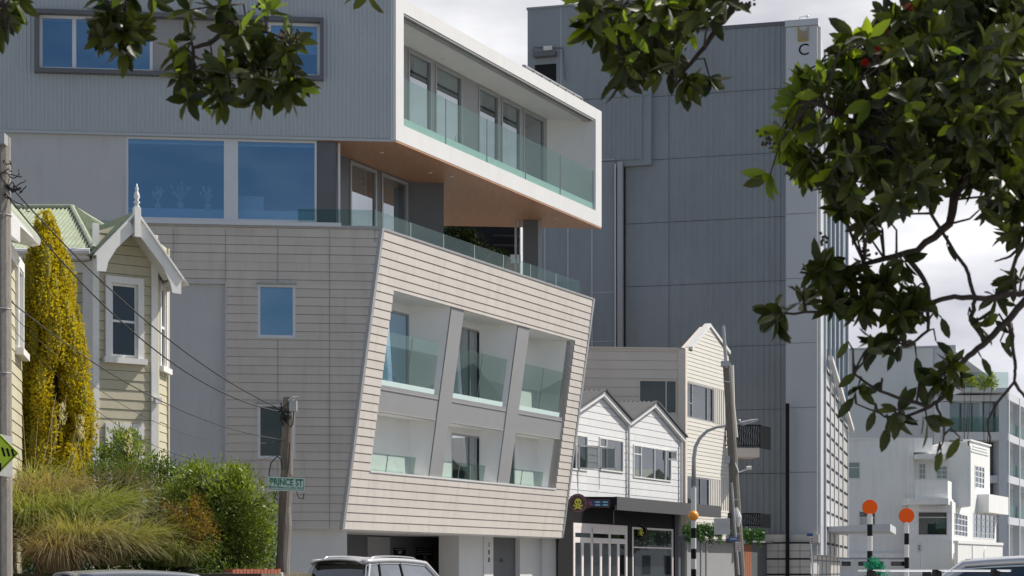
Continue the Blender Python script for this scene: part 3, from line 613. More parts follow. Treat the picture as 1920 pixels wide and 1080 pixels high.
m = MB(); m.box(TF, aj[0], aj[2], tb - 3.2, tz - .1, -9, -.06); m.box(TF, aj[0], aj[2], tz - .08, tz + .12, -.4, .06); m.build('tower_body', 'dgrey', tw)
# left wing, taller
wg0, wg1 = TF.uv(992, 500)[0], TF.uv(1156, 500)[0]; wz = TF.uv(992, 22)[1]
wh = TF.rect(1003, 122, 1043, 176)
m = MB(); wall(m, TF, [(wg0, rows[0] - 3), (wg1, rows[0] - 3), (wg1, rows[6] - .02), (wg0, rows[6] - .02)], [], 'flat', c=.35)
wall(m, TF, [(wg0, rows[6] + .02), (aj[0] + 1, rows[6] + .02), (aj[0] + 1, rows[7]), (wg0, rows[7])], [wh] if False else [], 'rib', .26, .03, c=.35)
wall(m, TF, [(wg0, rows[7] + .03), (aj[0] + 1.5, rows[7] + .03), (aj[0] + 1.5, wz), (wg0, wz)], [], 'flat', c=.35)
m.build('wing_cladding', 'tower', tw)
m = MB(); m.box(TF, wg0 + .02, wg1 - .02, 0, wz - .05, -9, .30); m.box(TF, wg0 + .02, aj[0] + 1.48, rows[6] - .3, wz - .05, -9, .30); m.box(TF, wg0 - .05, aj[0] + 1.55, wz, wz + .1, -9, .42); m.build('wing_body', 'tower', tw)
m = MB()
for x in (1022, 1065, 1110): a = TF.uv(x, 500, .35)[0]; m.box(TF, a - .03, a + .03, 2, rows[6] - .1, .35, .38)
for y in (548, 640, 300): b = TF.uv(1130, y, .35)[1]; m.box(TF, TF.uv(1110, 500)[0], wg1, b - .015, b + .015, .35, .37)
a = TF.uv(1052, 60, .35)[0]; m.box(TF, a - .02, a + .02, rows[7], wz, .35, .37)
m.build('panel_joint', 'towerl', tw)
m = MB()
a = TF.uv(1157, 500)[0]; m.tube([TF.P(a, 2, .5), TF.P(a, rows[6] - .2, .5)], .05, 8); m.build('downpipe', 'towerl', tw)
m = MB(); a = TF.uv(1165, 500)[0]; m.box(TF, a - .12, a + .17, 2, rows[6] - .1, -.1, .55); m.build('service_duct', 'galum', tw)
m = MB(); a = TF.uv(1171, 500)[0]; m.box(TF, a - .05, a + .06, 2, rows[6] - .1, -.1, .1); m.build('duct_shadow', 'black', tw)  # black strip painted in as the shadow line beside the duct
m = MB(); r = TF.rect(1003, 122, 1043, 190, .35); m.box(TF, *r, .352, .36); m.build('opening', 'black', tw)
m = MB(); r = TF.rect(1003, 101, 1044, 107, .35); m.box(TF, *r, .352, .75); m.build('opening_hood', 'dgrey', tw)
m = MB(); r = TF.rect(1020, 88, 1036, 95, .35); m.box(TF, *r, .352, .5); m.build('flood_light', 'cream', tw)
m = MB(); q = [TF.P(*TF.uv(x, y, .35), .45) for x, y in ((1000, 106), (1002, 90), (1056, 91), (1060, 150))]; m.tube(q, .03, 6); m.build('conduit', 'dgrey', tw)
# smooth corner pier with logo
ca0, ca1 = aj[2] + .004, TF.uv(1532, 500, .5)[0]; cz = TF.uv(1500, 37, .5)[1]
m = MB()
for k in range(-1, 8):
    b0 = (rows[k] if k >= 0 else rows[0] - 1.0) + .045; b1 = rows[k + 1] if k < 7 else cz - .35
    if k == 7: b1 = cz - .35
    m.box(TF, ca0, ca1, b0, b1, .2, .5)
m.box(TF, ca0, ca1, rows[0] - .9, cz - .4, -.2, .44); m.box(TF, ca0 - .04, ca1 + .06, cz - .33, cz, -.3, .56); m.build('corner_pier', 'towerl', tw)
m = MB()
for x, y0, y1 in ((1497, 50, 76), (1501.5, 57, 76), (1506, 58, 76), (1510.5, 57, 76), (1515, 50, 76)):
    a, b1 = TF.uv(x, y0, .5); b0 = TF.uv(x, y1, .5)[1]; m.box(TF, a - .02, a + .02, b0, b1, .5, .58)
r = TF.rect(1497, 75, 1514, 77, .5); m.box(TF, *r, .5, .56); m.build('logo_bars', 'gold', tw)
text('C', TF, *TF.uv(1507, 94, .5), .85, 'black', tw, c=.52, name='logo_letter')
m = MB(); a, b = TF.uv(1498, 34, .5); m.tube([TF.P(a, b - .1, 0), TF.P(a, b + .2, 0), TF.P(a + .4, b + .25, 0)], .03, 6); m.ball(TF.P(a + .4, b + .2, 0), .09); m.build('roof_camera', 'alum', tw)
# street side, running steeply away
RFo = TF.P(ca1 + .01, 0, .3); RF = Fr((RFo.x, RFo.y, 0), dirn(1800)); RF.w = Vector((RF.n.x, RF.n.y, 0))
rl = RF.uv(1588, 600)[0]; zr0 = rows[0] - .9
m = MB(); m.box(RF, 0, rl, zr0, cz - .3, -.9, 0); m.build('street_wall', 'towerl', tw)
xs = [RF.uv(x, 600)[0] for x in (1534, 1545, 1554, 1562, 1570, 1578, 1587.5)]
for i, a in enumerate(xs):
    m = MB(); m.box(RF, a - .12, a + .12, zr0, cz - .3, 0, .13 if i else .15); m.build('vertical_rib', 'white' if i in (0,) else 'conc2', tw)
for i in range(1, 6):
    z1 = RF.uv(1550, 690)[1] - (xs[i] - xs[1]) * .12; m = MB(); m.box(RF, xs[i] + .14, xs[i + 1] - .14, zr0, z1, .01, .06); bay = m.build('tiled_bay', 'tile', tw)
    m = MB(); k = 0
    while zr0 + .6 + k * .87 < z1: b = zr0 + .6 + k * .87; m.box(RF, xs[i] + .2, xs[i + 1] - .4, b, b + .13, .062, .09); k += 1
    m.build('vent_slots', 'black', bay)
    m = MB(); m.box(RF, xs[i] + .14, xs[i + 1] - .14, z1 + .02, cz - 2, .01, .03); m.build('glazing_strip', 'glass', tw)
pz = [RF.P(xs[1] - .1, RF.uv(1550, 680)[1], .36), RF.P(xs[6], RF.uv(1550, 680)[1] - (xs[6] - xs[1]) * .12, .36)]
m = MB(); m.tube(pz, .18, 4); m.build('diagonal_trim', 'white', tw)
# tiled base
base_p = TF.uv(1437, 1050, .9)[0]; bz = TF.uv(1500, 1018, .9)[1]
m = MB(); m.box(TF, base_p, ca1 - .3, -.01, bz, .4, .9); m.box(TF, base_p - .1, ca1 + .1, bz + .02, bz + .45, -.5, .75); m.build('base_wall', 'tile', tw)
m = MB()
for y in (1018, 1048, 1077): b = TF.uv(1460, y, .9)[1]; m.box(TF, base_p, ca1 - .3, b - .04, b + .04, .9, .92)
for x in (1459, 1500): a = TF.uv(x, 1040, .9)[0]; m.box(TF, a - .01, a + .01, .1, bz, .9, .91)
for y in (1033, 1063): b = TF.uv(1460, y, .9)[1]; m.box(TF, base_p, ca1 - .3, b - .008, b + .008, .9, .908)
m.build('tile_joint', 'black', tw)
RB = Fr(TF.P(ca1 - .3, 0, .9), dirn(1800)); RB.w = RB.n.copy()
m = MB(); m.box(RB, 0, rl * .93, -.01, bz, -1.5, 0); m.build('street_base_wall', 'tile', tw)
m = MB()
for y in (1022, 1051, 1077): b = RB.uv(1535, y)[1]; m.box(RB, 0, rl * .93, b - .04, b + .04, 0, .03)
for k in range(7): m.box(RB, rl * .9 * (k + .4) / 7, rl * .9 * (k + .4) / 7 + .5, .1, bz - .1, -.01, .012)
m.build('street_base_joint', 'dgrey', tw)
m = MB(); a = TF.uv(1477, 900, .9)[0]; m.box(TF, a - .09, a + .09, 0, TF.uv(1477, 757, .9)[1], .92, 1.15); m.build('vent_stack', 'black', tw)
m = MB(); z = RF.uv(1560, 992)[1]; cpa = RF.uv(1549, 992)[0]
c0, c1, = RF.P(cpa, z - .25, .1), RF.P(cpa + 9, z - .25, .1); outp = RF.n * 3.4
m.solid([c0, c1, c1 + outp, c0 + outp], [c0 + Vector((0, 0, .28)), c1 + Vector((0, 0, .28)), c1 + outp + Vector((0, 0, .42)), c0 + outp + Vector((0, 0, .42))]); m.build('entrance_canopy', 'conc2', tw)
# ================================================================== BEIGE CORNER SHOP BUILDING
SG = Fr(Vector((pbw.x, pbw.y, 0)) - UL * .15, US); SG.w = UL.copy()
a1283 = SG.uv(1283, 900)[0]; bo = SG.P(a1283, 0, 0); BL = Fr((bo.x, bo.y, 0), UL); BL2 = Fr(bo, US)
bb = thing('corner_shop_building', 'beige three storey building with a pointed cream weatherboard gable above a planted awning', 'building', (bo.x, bo.y, 0))
bzt = BL.uv(1272, 655)[1]; bl0 = BL.uv(1060, 700)[0] - 4
wr = BL.rect(1197, 711, 1270, 777)
m = MB(); wall(m, BL, [(bl0, 0), (-.28, 0), (-.28, bzt), (bl0, bzt)], [wr], 'board', .42, .02, gap=.012); m.box(BL, bl0, 0, bzt, bzt + .07, -.3, .06); m.build('side_wall', 'beige', bb)
window(BL, wr, bb, 'beige', 'sglass', .08, -.05, vs=[BL.uv(1249, 740)[0]], room='dark', depth=2, dress=[('curtain', .72, 1, 0, 1)])
m = MB(); m.box(BL, -.30, .03, 0, bzt + .05, -.3, .06); m.box(BL2, -.02, .22, 0, bzt, -.1, .07); m.build('corner_post', 'beige', bb)
fa1 = BL2.uv(1366, 700)[0]; gp = BL2.uv(1330, 612)
bwin = [BL2.rect(1284, 716, 1338, 786), BL2.rect(1284, 893, 1350, 950)]
bwin = [(.26, BL2.uv(1337, 750)[0], BL2.uv(1290, 783)[1], BL2.uv(1290, 716)[1]), (.26, BL2.uv(1330, 750)[0], BL2.uv(1290, 950)[1], BL2.uv(1290, 892)[1])]
b13 = BL2.uv(1297, 655)
m = MB(); wall(m, BL2, [(.22, 0), (fa1, 0), (fa1, BL2.uv(1360, 668)[1]), gp, (b13[0], b13[1] + .1), (b13[0], bzt), (.22, bzt)], [(bwin[0][0], fa1 + .01, bwin[0][2], bwin[0][3]), (bwin[1][0], fa1 + .01, bwin[1][2], bwin[1][3])], 'board', .19, .02, gap=.014)
m.build('street_wall', 'cream', bb)
for i, r in enumerate(bwin):
    window(BL2, r, bb, 'galum', 'sglass', .07, -.05, vs=[r[0] + (r[1] - r[0]) * t for t in ((.22, .78) if i == 0 else (.3, .62))], hs=[(r[2] + (r[3] - r[2]) * .42, r[0], r[0] + (r[1] - r[0]) * .22)] if i == 0 else (), room='conc', depth=1, name='window')
    m = MB(); wall(m, BL2, [(r[1] + .02, r[2]), (fa1, r[2]), (fa1, r[3]), (r[1] + .02, r[3])], [], 'rib', .3, .04); m.build('vertical_boards', 'cream', bb)
gz = [(b13[0] - .1, b13[1] + .0), gp, (fa1 + .1, BL2.uv(1362, 662)[1])]
m = MB()
for i in (0, 1):
    p, q = gz[i], gz[i + 1]; m.prism(BL2, [(p[0], p[1] - .02), (q[0], q[1] - .02), (q[0], q[1] + .15), (p[0], p[1] + .12)], -.25, .08)
m.build('gable_cap', 'white2', bb)
m = MB(); m.box(BL, bl0 + .05, -.1, .1, bzt - .1, -8, -.35); m.prism(BL2, [(.1, bzt - .2), gz[1], gz[2], (fa1 - .1, bzt - .2)], -.5, -.1); m.box(BL2, fa1 - .25, fa1 - .02, 0, bzt - .4, -6, -.02); m.build('building_body', 'beige', bb)
for i, (y0, y1, yb, xx) in enumerate(((796, 840, 857, 1424), (962, 989, 992, 1424))):
    ep = BL2.P(fa1 - .5 if i == 0 else fa1 - .1, 0, .02); Bf = Fr(ep, UL); x1_ = Bf.uv(xx, 800)[0]; r0, r1 = Bf.uv(1400, y1)[1], Bf.uv(1400, y0)[1]; rb = Bf.uv(1400, yb)[1]
    bl_ = thing('iron_balcony', ['upper black iron balcony with a beige floor beam on the cream gabled building', 'lower black iron balcony just above the hanging green plants'][i], 'balcony', (ep.x, ep.y, rb), 'iron balconies on the corner building')
    m = MB(); m.box(Bf, 0, x1_, rb, r0, -1.6, .0); m.build('floor_slab', 'beige' if i == 0 else 'dgrey', bl_)
    m = MB(); m.box(Bf, 0, x1_ + .05, r1 - .06, r1, -.03, .04); m.box(Bf, 0, x1_ + .05, r0 + .08, r0 + .13, -.02, .03)
    n = int(x1_ / .11)
    for k in range(n + 1):
        a = x1_ * k / n; m.box(Bf, a - .018, a + .018, r0 + .002, r1, -.012, .012)
        if k < n: m.tube([Bf.P(a + .055 + .035 * math.sin(t * 1.25 + k), r0 + .1 + (r1 - r0 - .16) * t / 10, 0) for t in range(11)], .017, 4)
    Bs = Fr(Bf.P(x1_, 0), US)
    for k in range(15): m.box(Bs, k * .12, k * .12 + .024, r0, r1, -.012, .012)
    m.box(Bs, 0, 1.7, r1 - .06, r1 - .002, -.03, .03); m.build('railing', 'black', bl_)
# ground floor: awning, planting, sign, doors
gz0 = SG.uv(1320, 1018)[1]
AW = Fr(SG.P(0, 0, 1.35), US); AW.w = UL.copy()
# ================================================================== WHITE TWIN GABLE SHOP
a_l = Wd + .05; a_r = SG.uv(1272, 900)[0]; go = SG.P(a_l, 0, 0)
gh = thing('gabled_shop', 'white weatherboard shop with twin gables over a charcoal awning and dark shopfront', 'building', (go.x, go.y, 0))
pk1, vl, pk2, er = SG.uv(1132, 752), SG.uv(1174, 795), SG.uv(1228, 752), SG.uv(1277, 826)
zpk = (pk1[1] + pk2[1]) / 2; zv = vl[1]; hw = ((pk2[0] - vl[0]) + (vl[0] - pk1[0])) / 2; sl_ = (zpk - zv) / hw; ext_ = er[0] - (vl[0] + 2 * hw); ze = zv - ext_ * sl_
pk1 = (vl[0] - hw, zpk); pk2 = (vl[0] + hw, zpk); vl = (vl[0], zv); er = (vl[0] + 2 * hw + ext_, ze); el = (max(vl[0] - 2 * hw - ext_, Wd + .1), 0); el = (el[0], zpk - (pk1[0] - el[0]) * sl_); print('gable', hw, ext_, zpk, zv, ze, el, Wd)
SG2 = SG.off(.0)
gw = [SG.rect(1066, 817, 1099, 882), SG.rect(1122, 823, 1167, 890), SG.rect(1186, 835, 1256, 902)]
def srect(x0, x1, yt, yb, xr): a0, a1 = SG.uv(x0, yt)[0], SG.uv(x1, yt)[0]; return (a0, a1, SG.uv(xr, yb)[1], SG.uv(xr, yt)[1])
gw = [srect(1062, 1100, 815, 882, 1085), srect(1122, 1167, 822, 884, 1140), srect(1186, 1257, 838, 899, 1218)]
m = MB(); zaw = SG.uv(1200, 950)[1]
wall(m, SG, [(el[0], zaw), (vl[0], zaw), vl, pk1, el], gw[:2], 'board', .30, .022, gap=.014); wall(m, SG, [(vl[0], zaw), (er[0] - .1, zaw), er, pk2, vl], gw[2:], 'board', .30, .022, gap=.014); m.build('gable_wall', 'wboard', gh)
for i, r in enumerate(gw):
    w_ = r[1] - r[0]
    window(SG, r, gh, 'white2', 'sglass', .06, .0, vs=[[r[0] + w_ * .45], [r[0] + w_ * .3], [r[0] + w_ * .2, r[0] + w_ * .55, r[0] + w_ * .85]][i], hs=[(r[3] - (r[3] - r[2]) * .28, r[0], r[0] + w_ * [.45, .3, .2][i])], room='dark', depth=1.5, dress=[('curtain', .75, .95, 0, .8)], proud=.06)
def sash(x0, x1, z0, z1, ang, hinge_left=True):
    f = Fr(SG.P(x0 if hinge_left else x1, 0, .07), (Matrix.Rotation(R(-ang if hinge_left else ang), 3, 'Z') @ (US if hinge_left else -US)))
    m = MB(); L = x1 - x0
    for q in ((0, L, z0, z0 + .06), (0, L, z1 - .06, z1), (0, .06, z0, z1), (L - .06, L, z0, z1)): m.box(f, *q, -.02, .02)
    o = m.build('open_sash', 'white2', gh); p = MB(); p.box(f, .03, L - .03, z0 + .03, z1 - .03, -.004, .004); p.build('pane', 'sglass', o)
r = gw[0]; sash(r[0] + (r[1] - r[0]) * .5, r[1] - .02, r[2] + .05, r[2] + (r[3] - r[2]) * .7, 38)
r = gw[1]; sash(r[0] + .03, r[0] + (r[1] - r[0]) * .3, r[2] + .05, r[2] + (r[3] - r[2]) * .7, 40)
r = gw[2]; sash(r[0] + (r[1] - r[0]) * .87, r[1] - .02, r[3] - (r[3] - r[2]) * .32, r[3] - .04, 30)
m = MB()
for a, zz_ in ((vl[0], zv), (er[0] - .3, ze)): m = MB(); m.tube([SG.P(a, zz_ - .1, .12), SG.P(a, zaw, .12)], .06, 10); m.build('downpipe', 'white2', gh)
DR = 9.0
def roofstrip(p, q, nm):
    m = MB(); d = (Vector((q[0], q[1])) - Vector((p[0], p[1]))).normalized(); nn = Vector((-d.y, d.x)); nn = nn if nn.y > 0 else -nn
    RP = Fr(SG.P(p[0] + nn.x * .17, p[1] + nn.y * .17, .28), -UL, (SG.P(q[0], q[1]) - SG.P(p[0], p[1])))
    Lq = (SG.P(q[0], q[1]) - SG.P(p[0], p[1])).length; RP.w = (SG.u * nn.x + SG.v * nn.y)
    wall(m, RP, [(0, 0), (DR, 0), (DR, Lq), (0, Lq)], [], 'rib', .2, .045)
    m.build(nm, 'iron', gh)
    m = MB(); w_ = .12
    for (o_, t_, c0, c1, mt) in ((.155, .235, .20, .32, 'iron'), (-.06, .15, .06, .22, 'white2')):
        mm_ = MB(); mm_.prism(SG, [(p[0] + nn.x * o_, p[1] + nn.y * o_), (q[0] + nn.x * o_, q[1] + nn.y * o_), (q[0] + nn.x * t_, q[1] + nn.y * t_), (p[0] + nn.x * t_, p[1] + nn.y * t_)], c0, c1); mm_.build('barge_flashing' if mt == 'iron' else 'barge_board', mt, gh)
roofstrip(el, pk1, 'roof_slope'); roofstrip(vl, pk1, 'roof_slope'); roofstrip(vl, pk2, 'roof_slope'); roofstrip(er, pk2, 'roof_slope')
m = MB(); m.solid([SG.P(el[0] + .1, 0, -.3), SG.P(er[0] - .2, 0, -.3), SG.P(er[0] - .2, 0, -8.5), SG.P(el[0] + .1, 0, -8.5)], [SG.P(el[0] + .1, zv - .1, -.3), SG.P(er[0] - .2, ze - .1, -.3), SG.P(er[0] - .2, ze - .1, -8.5), SG.P(el[0] + .1, zv - .1, -8.5)]); m.build('building_body', 'wboard', gh)
# awning, hung over the footpath
af0 = AW.uv(1157, 940)[0]; af1 = AW.uv(1352, 955)[0]; zt1, zb1 = AW.uv(1157, 931)[1], AW.uv(1157, 956)[1]
m = MB(); m.box(AW, af0, af1, zb1, zt1, -.10, 0); m.build('awning_fascia', 'awning', gh)
m = MB(); m.box(AW, af0 + .02, af1 - .02, zb1 + .25, zt1 - .04, -1.3, -.102); m.build('awning_deck', 'black', gh)
m = MB(); EF = Fr(AW.P(af0, 0, -.01), UL); m.box(EF, -1.35, -.0, zb1 + .2, zt1 - .01, -.08, .015); m.build('awning_end', 'black', gh)
m = MB()
dr = [SG.uv(x, 1030)[0] for x in (1075, 1176)]; sw = [SG.uv(x, 1030)[0] for x in (1186, 1262)]
zd1 = SG.uv(1075, 980)[1]; zw1_ = SG.uv(1186, 988)[1]
wall(m, SG, [(a_l, 0), (a_r, 0), (a_r, zaw + .2), (a_l, zaw + .2)], [(dr[0], dr[1], 0.02, zd1), (sw[0], sw[1], .55, zw1_)], 'flat', c=-.02, reveal=.1); m.build('shopfront_wall', 'black', gh)
dwid = dr[1] - dr[0]; zm = SG.uv(1075, 1017)[1]
f = window(SG, (dr[0], dr[1], .02, zd1), gh, 'pink', 'sglass', .16, -.04, vs=[dr[0] + dwid / 3, dr[0] + dwid * 2 / 3], hs=[zm + .1], room='dark', depth=2, name='shop_door', mull=.14)
m = MB()
for k in (1, 3, 5): a = dr[0] + dwid * k / 6; m.box(SG, a - .09, a + .09, .18, zm, -.06, .0)
m.box(SG, dr[0] + .15, dr[1] - .15, zm - .0, zm + .22, -.05, .004); m.box(SG, dr[0] + .15, dr[1] - .15, zd1 - .4, zd1 - .16, -.05, .004)
m.build('door_stiles', 'pink', f)
window(SG, (sw[0], sw[1], .55, zw1_), gh, 'pink', 'sglass', .09, -.04, hs=[SG.uv(1186, 1026)[1]], room='dark', depth=2, name='shop_window', mull=.06)
# painted shop signs
def emblem(par, fr, a, b, r, c):
    m = MB(); m.disc(fr, a, b + r * .18, r * .42, c, c + .02); m.box(fr, a - r * .26, a + r * .26, b - r * .30, b, c, c + .018)
    for sx in (-1, 1): m.prism(fr, [(a - sx * r * .5, b - r * .62), (a - sx * r * .4, b - r * .74), (a + sx * r * .62, b - r * .28), (a + sx * r * .55, b - r * .14)], c + .001, c + (.014 if sx > 0 else .017))
    m.build('skull_emblem', 'yel', par)
    m = MB()
    for sx in (-1, 1): m.disc(fr, a + sx * r * .17, b + r * .16, r * .11, c + .02, c + .024, 12)
    m.box(fr, a - r * .05, a + r * .05, b - r * .04, b + r * .06, c + .02, c + .024)
    for k in (-1, 0, 1): m.box(fr, a + k * r * .12 - r * .015, a + k * r * .12 + r * .015, b - r * .28, b - r * .14, c + .018, c + .022)
    m.build('skull_face', 'black', par)
EFs = Fr(at(1100, 944, SG.P(SG.uv(1063, 944)[0], 0, 0).y - .25), UL)
ca, cbz = EFs.uv(1083, 944); r_ = EFs.uv(1101, 944)[0] - ca
m = MB(); m.disc(EFs, ca, cbz, r_, 0, .08, 36); e1, e0 = EFs.uv(1143, 944)[0], EFs.uv(1068, 944)[0]
m.prism(EFs, [(ca + r_ * .6, cbz - r_ * .62), (ca + r_ * 1.5, cbz - r_ * .38), (e1, cbz - r_ * .45), (e1, cbz + r_ * .45), (ca + r_ * 1.5, cbz + r_ * .42), (ca + r_ * .6, cbz + r_ * .6)], .0, .06)
sp_ = EFs.P(ca, cbz); 
sg1 = thing('blade_sign', 'round maroon shop sign with a yellow skull and blue tail on the awning end', 'sign', (sp_.x, sp_.y, sp_.z))
m.build('sign_board', pmat('dark maroon paint', (0.085, 0.035, 0.04), 0.5, 0.25, 14), sg1)
m = MB()
for k in range(36):
    t = k * math.pi / 18; m.disc(EFs, ca + r_ * .86 * math.cos(t), cbz + r_ * .86 * math.sin(t), r_ * .055, .08, .09, 6)
for k in range(28):
    t = k * math.pi / 14; m.disc(EFs, ca + r_ * .68 * math.cos(t), cbz + r_ * .68 * math.sin(t), r_ * .03, .08, .088, 6)
m.build('sign_studs', pmat('dusty pink paint', (0.42, 0.22, 0.23), 0.5, 0.2, 10), sg1)
emblem(sg1, EFs, ca, cbz, r_ * .85, .085)
m = MB(); ex0 = ca + r_ * 1.45
m.box(EFs, ex0, e1 - .06, cbz - r_ * .3, cbz + r_ * .3, .06, .066); m.build('sign_tail', pmat('navy panel', (0.01, 0.04, 0.12), .4, .1, 6), sg1)
m = MB()
for k in range(2):
    for j in range(2): x0 = ex0 + (e1 - ex0) * (.12 + .42 * k); m.prism(EFs, [(x0, cbz + (.15 - .3 * j) * r_), (x0 + .12, cbz + (.24 - .3 * j) * r_), (x0 + (e1 - ex0) * .34, cbz + (.22 - .3 * j) * r_), (x0 + (e1 - ex0) * .36, cbz + (.08 - .3 * j) * r_), (x0 + .12, cbz + (.05 - .3 * j) * r_)], .067, .075)
m.build('sign_stripes', pmat('sky blue print', (0.25, 0.50, 0.65), .4, .1, 6), sg1)
m = MB()
for k in range(4): m.disc(EFs, ca + r_ * (1.12 + .12 * k), cbz + r_ * .1 * (-1) ** k, r_ * .08, .07, .08, 8)
m.build('sign_flourish', pmat('magenta print', (0.45, 0.12, 0.30), .4, .1, 6), sg1)
HS = Fr(SG.P(SG.uv(1200, 1000)[0], 0, .75), UL); HS = Fr(at(1200, 996, SG.P(SG.uv(1183, 996)[0], 0, 0).y + 1.0), UL)
r2 = HS.uv(1214, 996)[0]; sg2 = thing('hanging_sign', 'round dark shop sign with a yellow skull hanging beside the shop window', 'sign', tuple(HS.o))
m = MB(); m.disc(HS, 0, 0, r2, -.04, .0, 32); m.build('sign_board', 'black', sg2); m = MB()
for k in range(30): t = k * math.pi / 15; m.disc(HS, r2 * .86 * math.cos(t), r2 * .86 * math.sin(t), r2 * .05, 0, .01, 6)
m.build('sign_studs', MATS['dusty pink paint'], sg2); emblem(sg2, HS, 0, 0, r2 * .85, .005)
m = MB(); m.box(HS, -r2 - .5, -r2 + .04, -.3, .3, -.035, -.005); m.build('sign_bracket', MATS['dark maroon paint'], sg2)
m = MB(); q = [SG.uv(x, y)[0:2] for x, y in ((1148, 982), (1148, 958), (1152, 955), (1186, 957))]; m.tube([SG.P(a, b, .06) for a, b in q], .02, 6); m.build('conduit', 'galum', gh)
m = MB(); a = SG.uv(1269, 1030)[0]; m.box(SG, a - .25, a, 0, zaw, .0, .18); m.build('side_pier', 'dgrey', gh)
# ---- beige building ground floor
s0, s1 = BL2.uv(1285, 1040)[0], BL2.uv(1366, 1040)[0]
GBf = BL2.off(.3)
m = MB(); x0, x1 = GBf.uv(1285, 1040)[0], GBf.uv(1440, 1040)[0]; zz = GBf.uv(1330, 1014)[1]
m.box(GBf, x0, x1, 0, zz, -.5, 0); m.box(GBf, x0, x1, zz + .01, zz + .1, -.6, .35); m.build('shaded_glass_panel', 'mgrey', bb)  # solid panel; its mid grey stands in for shaded shop glass
m = MB()
for x in (1286, 1313, 1323): a = GBf.uv(x, 1040)[0]; m.box(GBf, a, a + .12, 0, zz - .1, 0, .05)
m.build('shopfront_frame', 'steel', bb)
m = MB(); q0, q1 = GBf.uv(1388, 1040)[0], GBf.uv(1407, 1040)[0]; m.box(GBf, q0, q1, 0, zz, 0, .06)
for k in range(1, 5): a = q0 + (q1 - q0) * k / 5; m.box(GBf, a - .01, a + .01, 0, zz - .01, .06, .066)
m.build('timber_door', 'rust', bb)
m = MB(); q1b = GBf.uv(1436, 1040)[0]; m.box(GBf, q1 + .02, q1b, 0, zz, 0, .05); m.build('dark_panel', 'dgrey', bb)
# ================================================================== WHITE DECO HOUSE ACROSS THE SIDE STREET
D3 = 125.0; H0 = at(1713, 1070, D3); E0 = Fr((H0.x, H0.y, 0), (1, 0, 0)); VU = dirn(2250)
dh = thing('stucco_house', 'white two storey stucco house with a balcony and leaded bay windows', 'building', (H0.x, H0.y, 0))
X = lambda x, c=0: E0.uv(x, 900, c)[0]
Z = lambda y, c=0: E0.uv(1700, y, c)[1]
wins = [E0.rect(1587, 865, 1614, 899), E0.rect(1609, 957, 1643, 1005)]
m = MB(); wall(m, E0, [(X(1500), 0), (0, 0), (0, Z(822)), (X(1500), Z(822))], wins, 'flat', reveal=.15); m.box(E0, X(1500), .06, Z(824), Z(821), -.4, .06); m.build('side_wall', 'stucco', dh)
window(E0, wins[0], dh, 'white2', 'glass', .1, -.05, hs=[wins[0][3] - .45], room='conc', depth=1)
window(E0, wins[1], dh, 'white2', 'glass', .1, -.05, hs=[wins[1][3] - .5], room='dark', depth=1)
m = MB(); m.box(E0, X(1500), -.02, 0.05, Z(824), -12, -.2); m.build('house_body', 'stucco', dh)
m = MB(); a = X(1703); m.tube([E0.P(a, 0, .1), E0.P(a, Z(838), .1)], .05, 8); m.build('downpipe', 'stucco', dh)
m = MB(); m.box(E0, X(1500), X(1790), Z(1046), Z(1037), 0, .35); m.box(E0, X(1500), X(1790), Z(1050), Z(1047), 0, .25); m.build('string_course', 'stucco', dh)
# upper set-back part with stair tower
m = MB(); U1 = E0.off(-1.2)
uw = [U1.rect(1722, 868, 1737, 899), U1.rect(1755, 873, 1777, 899)]
wall(m, U1, [(-.5, Z(948)), (U1.uv(1820, 900)[0], Z(948)), (U1.uv(1820, 900)[0], U1.uv(1800, 836)[1]), (-.5, U1.uv(1800, 836)[1])], uw, 'flat', reveal=.12); m.build('upper_wall', 'stucco', dh)
for w_ in uw: window(U1, w_, dh, 'white2', 'glass', .08, -.05, vs=[(w_[0] + w_[1]) / 2], hs=[w_[2] + (w_[3] - w_[2]) * k / 3 for k in (1, 2)], room='dark', depth=1, mull=.04)
m = MB(); m.box(E0, X(1713), X(1748), Z(848), Z(821), -1.3, .05); m.build('parapet_block', 'stucco', dh)
m = MB(); m.box(E0, X(1714), X(1785), Z(861), Z(853), -1.15, .9); m.build('upper_canopy', 'stucco', dh)
m = MB(); m.box(E0, X(1777), X(1820), Z(835), Z(826.5), -6, -1.1); m.box(U1, U1.uv(1722, 900)[0], U1.uv(1785, 900)[0], .1, U1.uv(1800, 950)[1], -10, -.15); m.box(U1, U1.uv(1722, 900)[0], U1.uv(1819, 900)[0], U1.uv(1800, 950)[1], U1.uv(1800, 836)[1] - .05, -10, -.15); m.build('upper_body', 'stucco', dh)
m = MB(); y0_ = E0.off(1.3); m.box(y0_, y0_.uv(1716, 920)[0], y0_.uv(1777, 920)[0], y0_.uv(1750, 936)[1], y0_.uv(1750, 900)[1], -.2, 0)
e_ = y0_.P(y0_.uv(1777, 920)[0], 0); ef = Fr(e_, VU); m.box(ef, 0, ef.uv(1807, 920)[0], y0_.uv(1750, 936)[1], y0_.uv(1750, 901)[1], -.2, .002); m.build('balcony_parapet', 'stucco', dh)
m = MB(); y1f = E0.off(1.9); m.box(y1f, y1f.uv(1704, 940)[0], y1f.uv(1778, 940)[0], y1f.uv(1750, 946)[1], y1f.uv(1750, 934)[1], -2, 0)
e2 = Fr(y1f.P(y1f.uv(1778, 940)[0], 0), VU); m.box(e2, 0, e2.uv(1840, 940)[0], y1f.uv(1750, 946)[1], y1f.uv(1750, 934.5)[1], -2, .003); m.build('balcony_slab', 'stucco', dh)
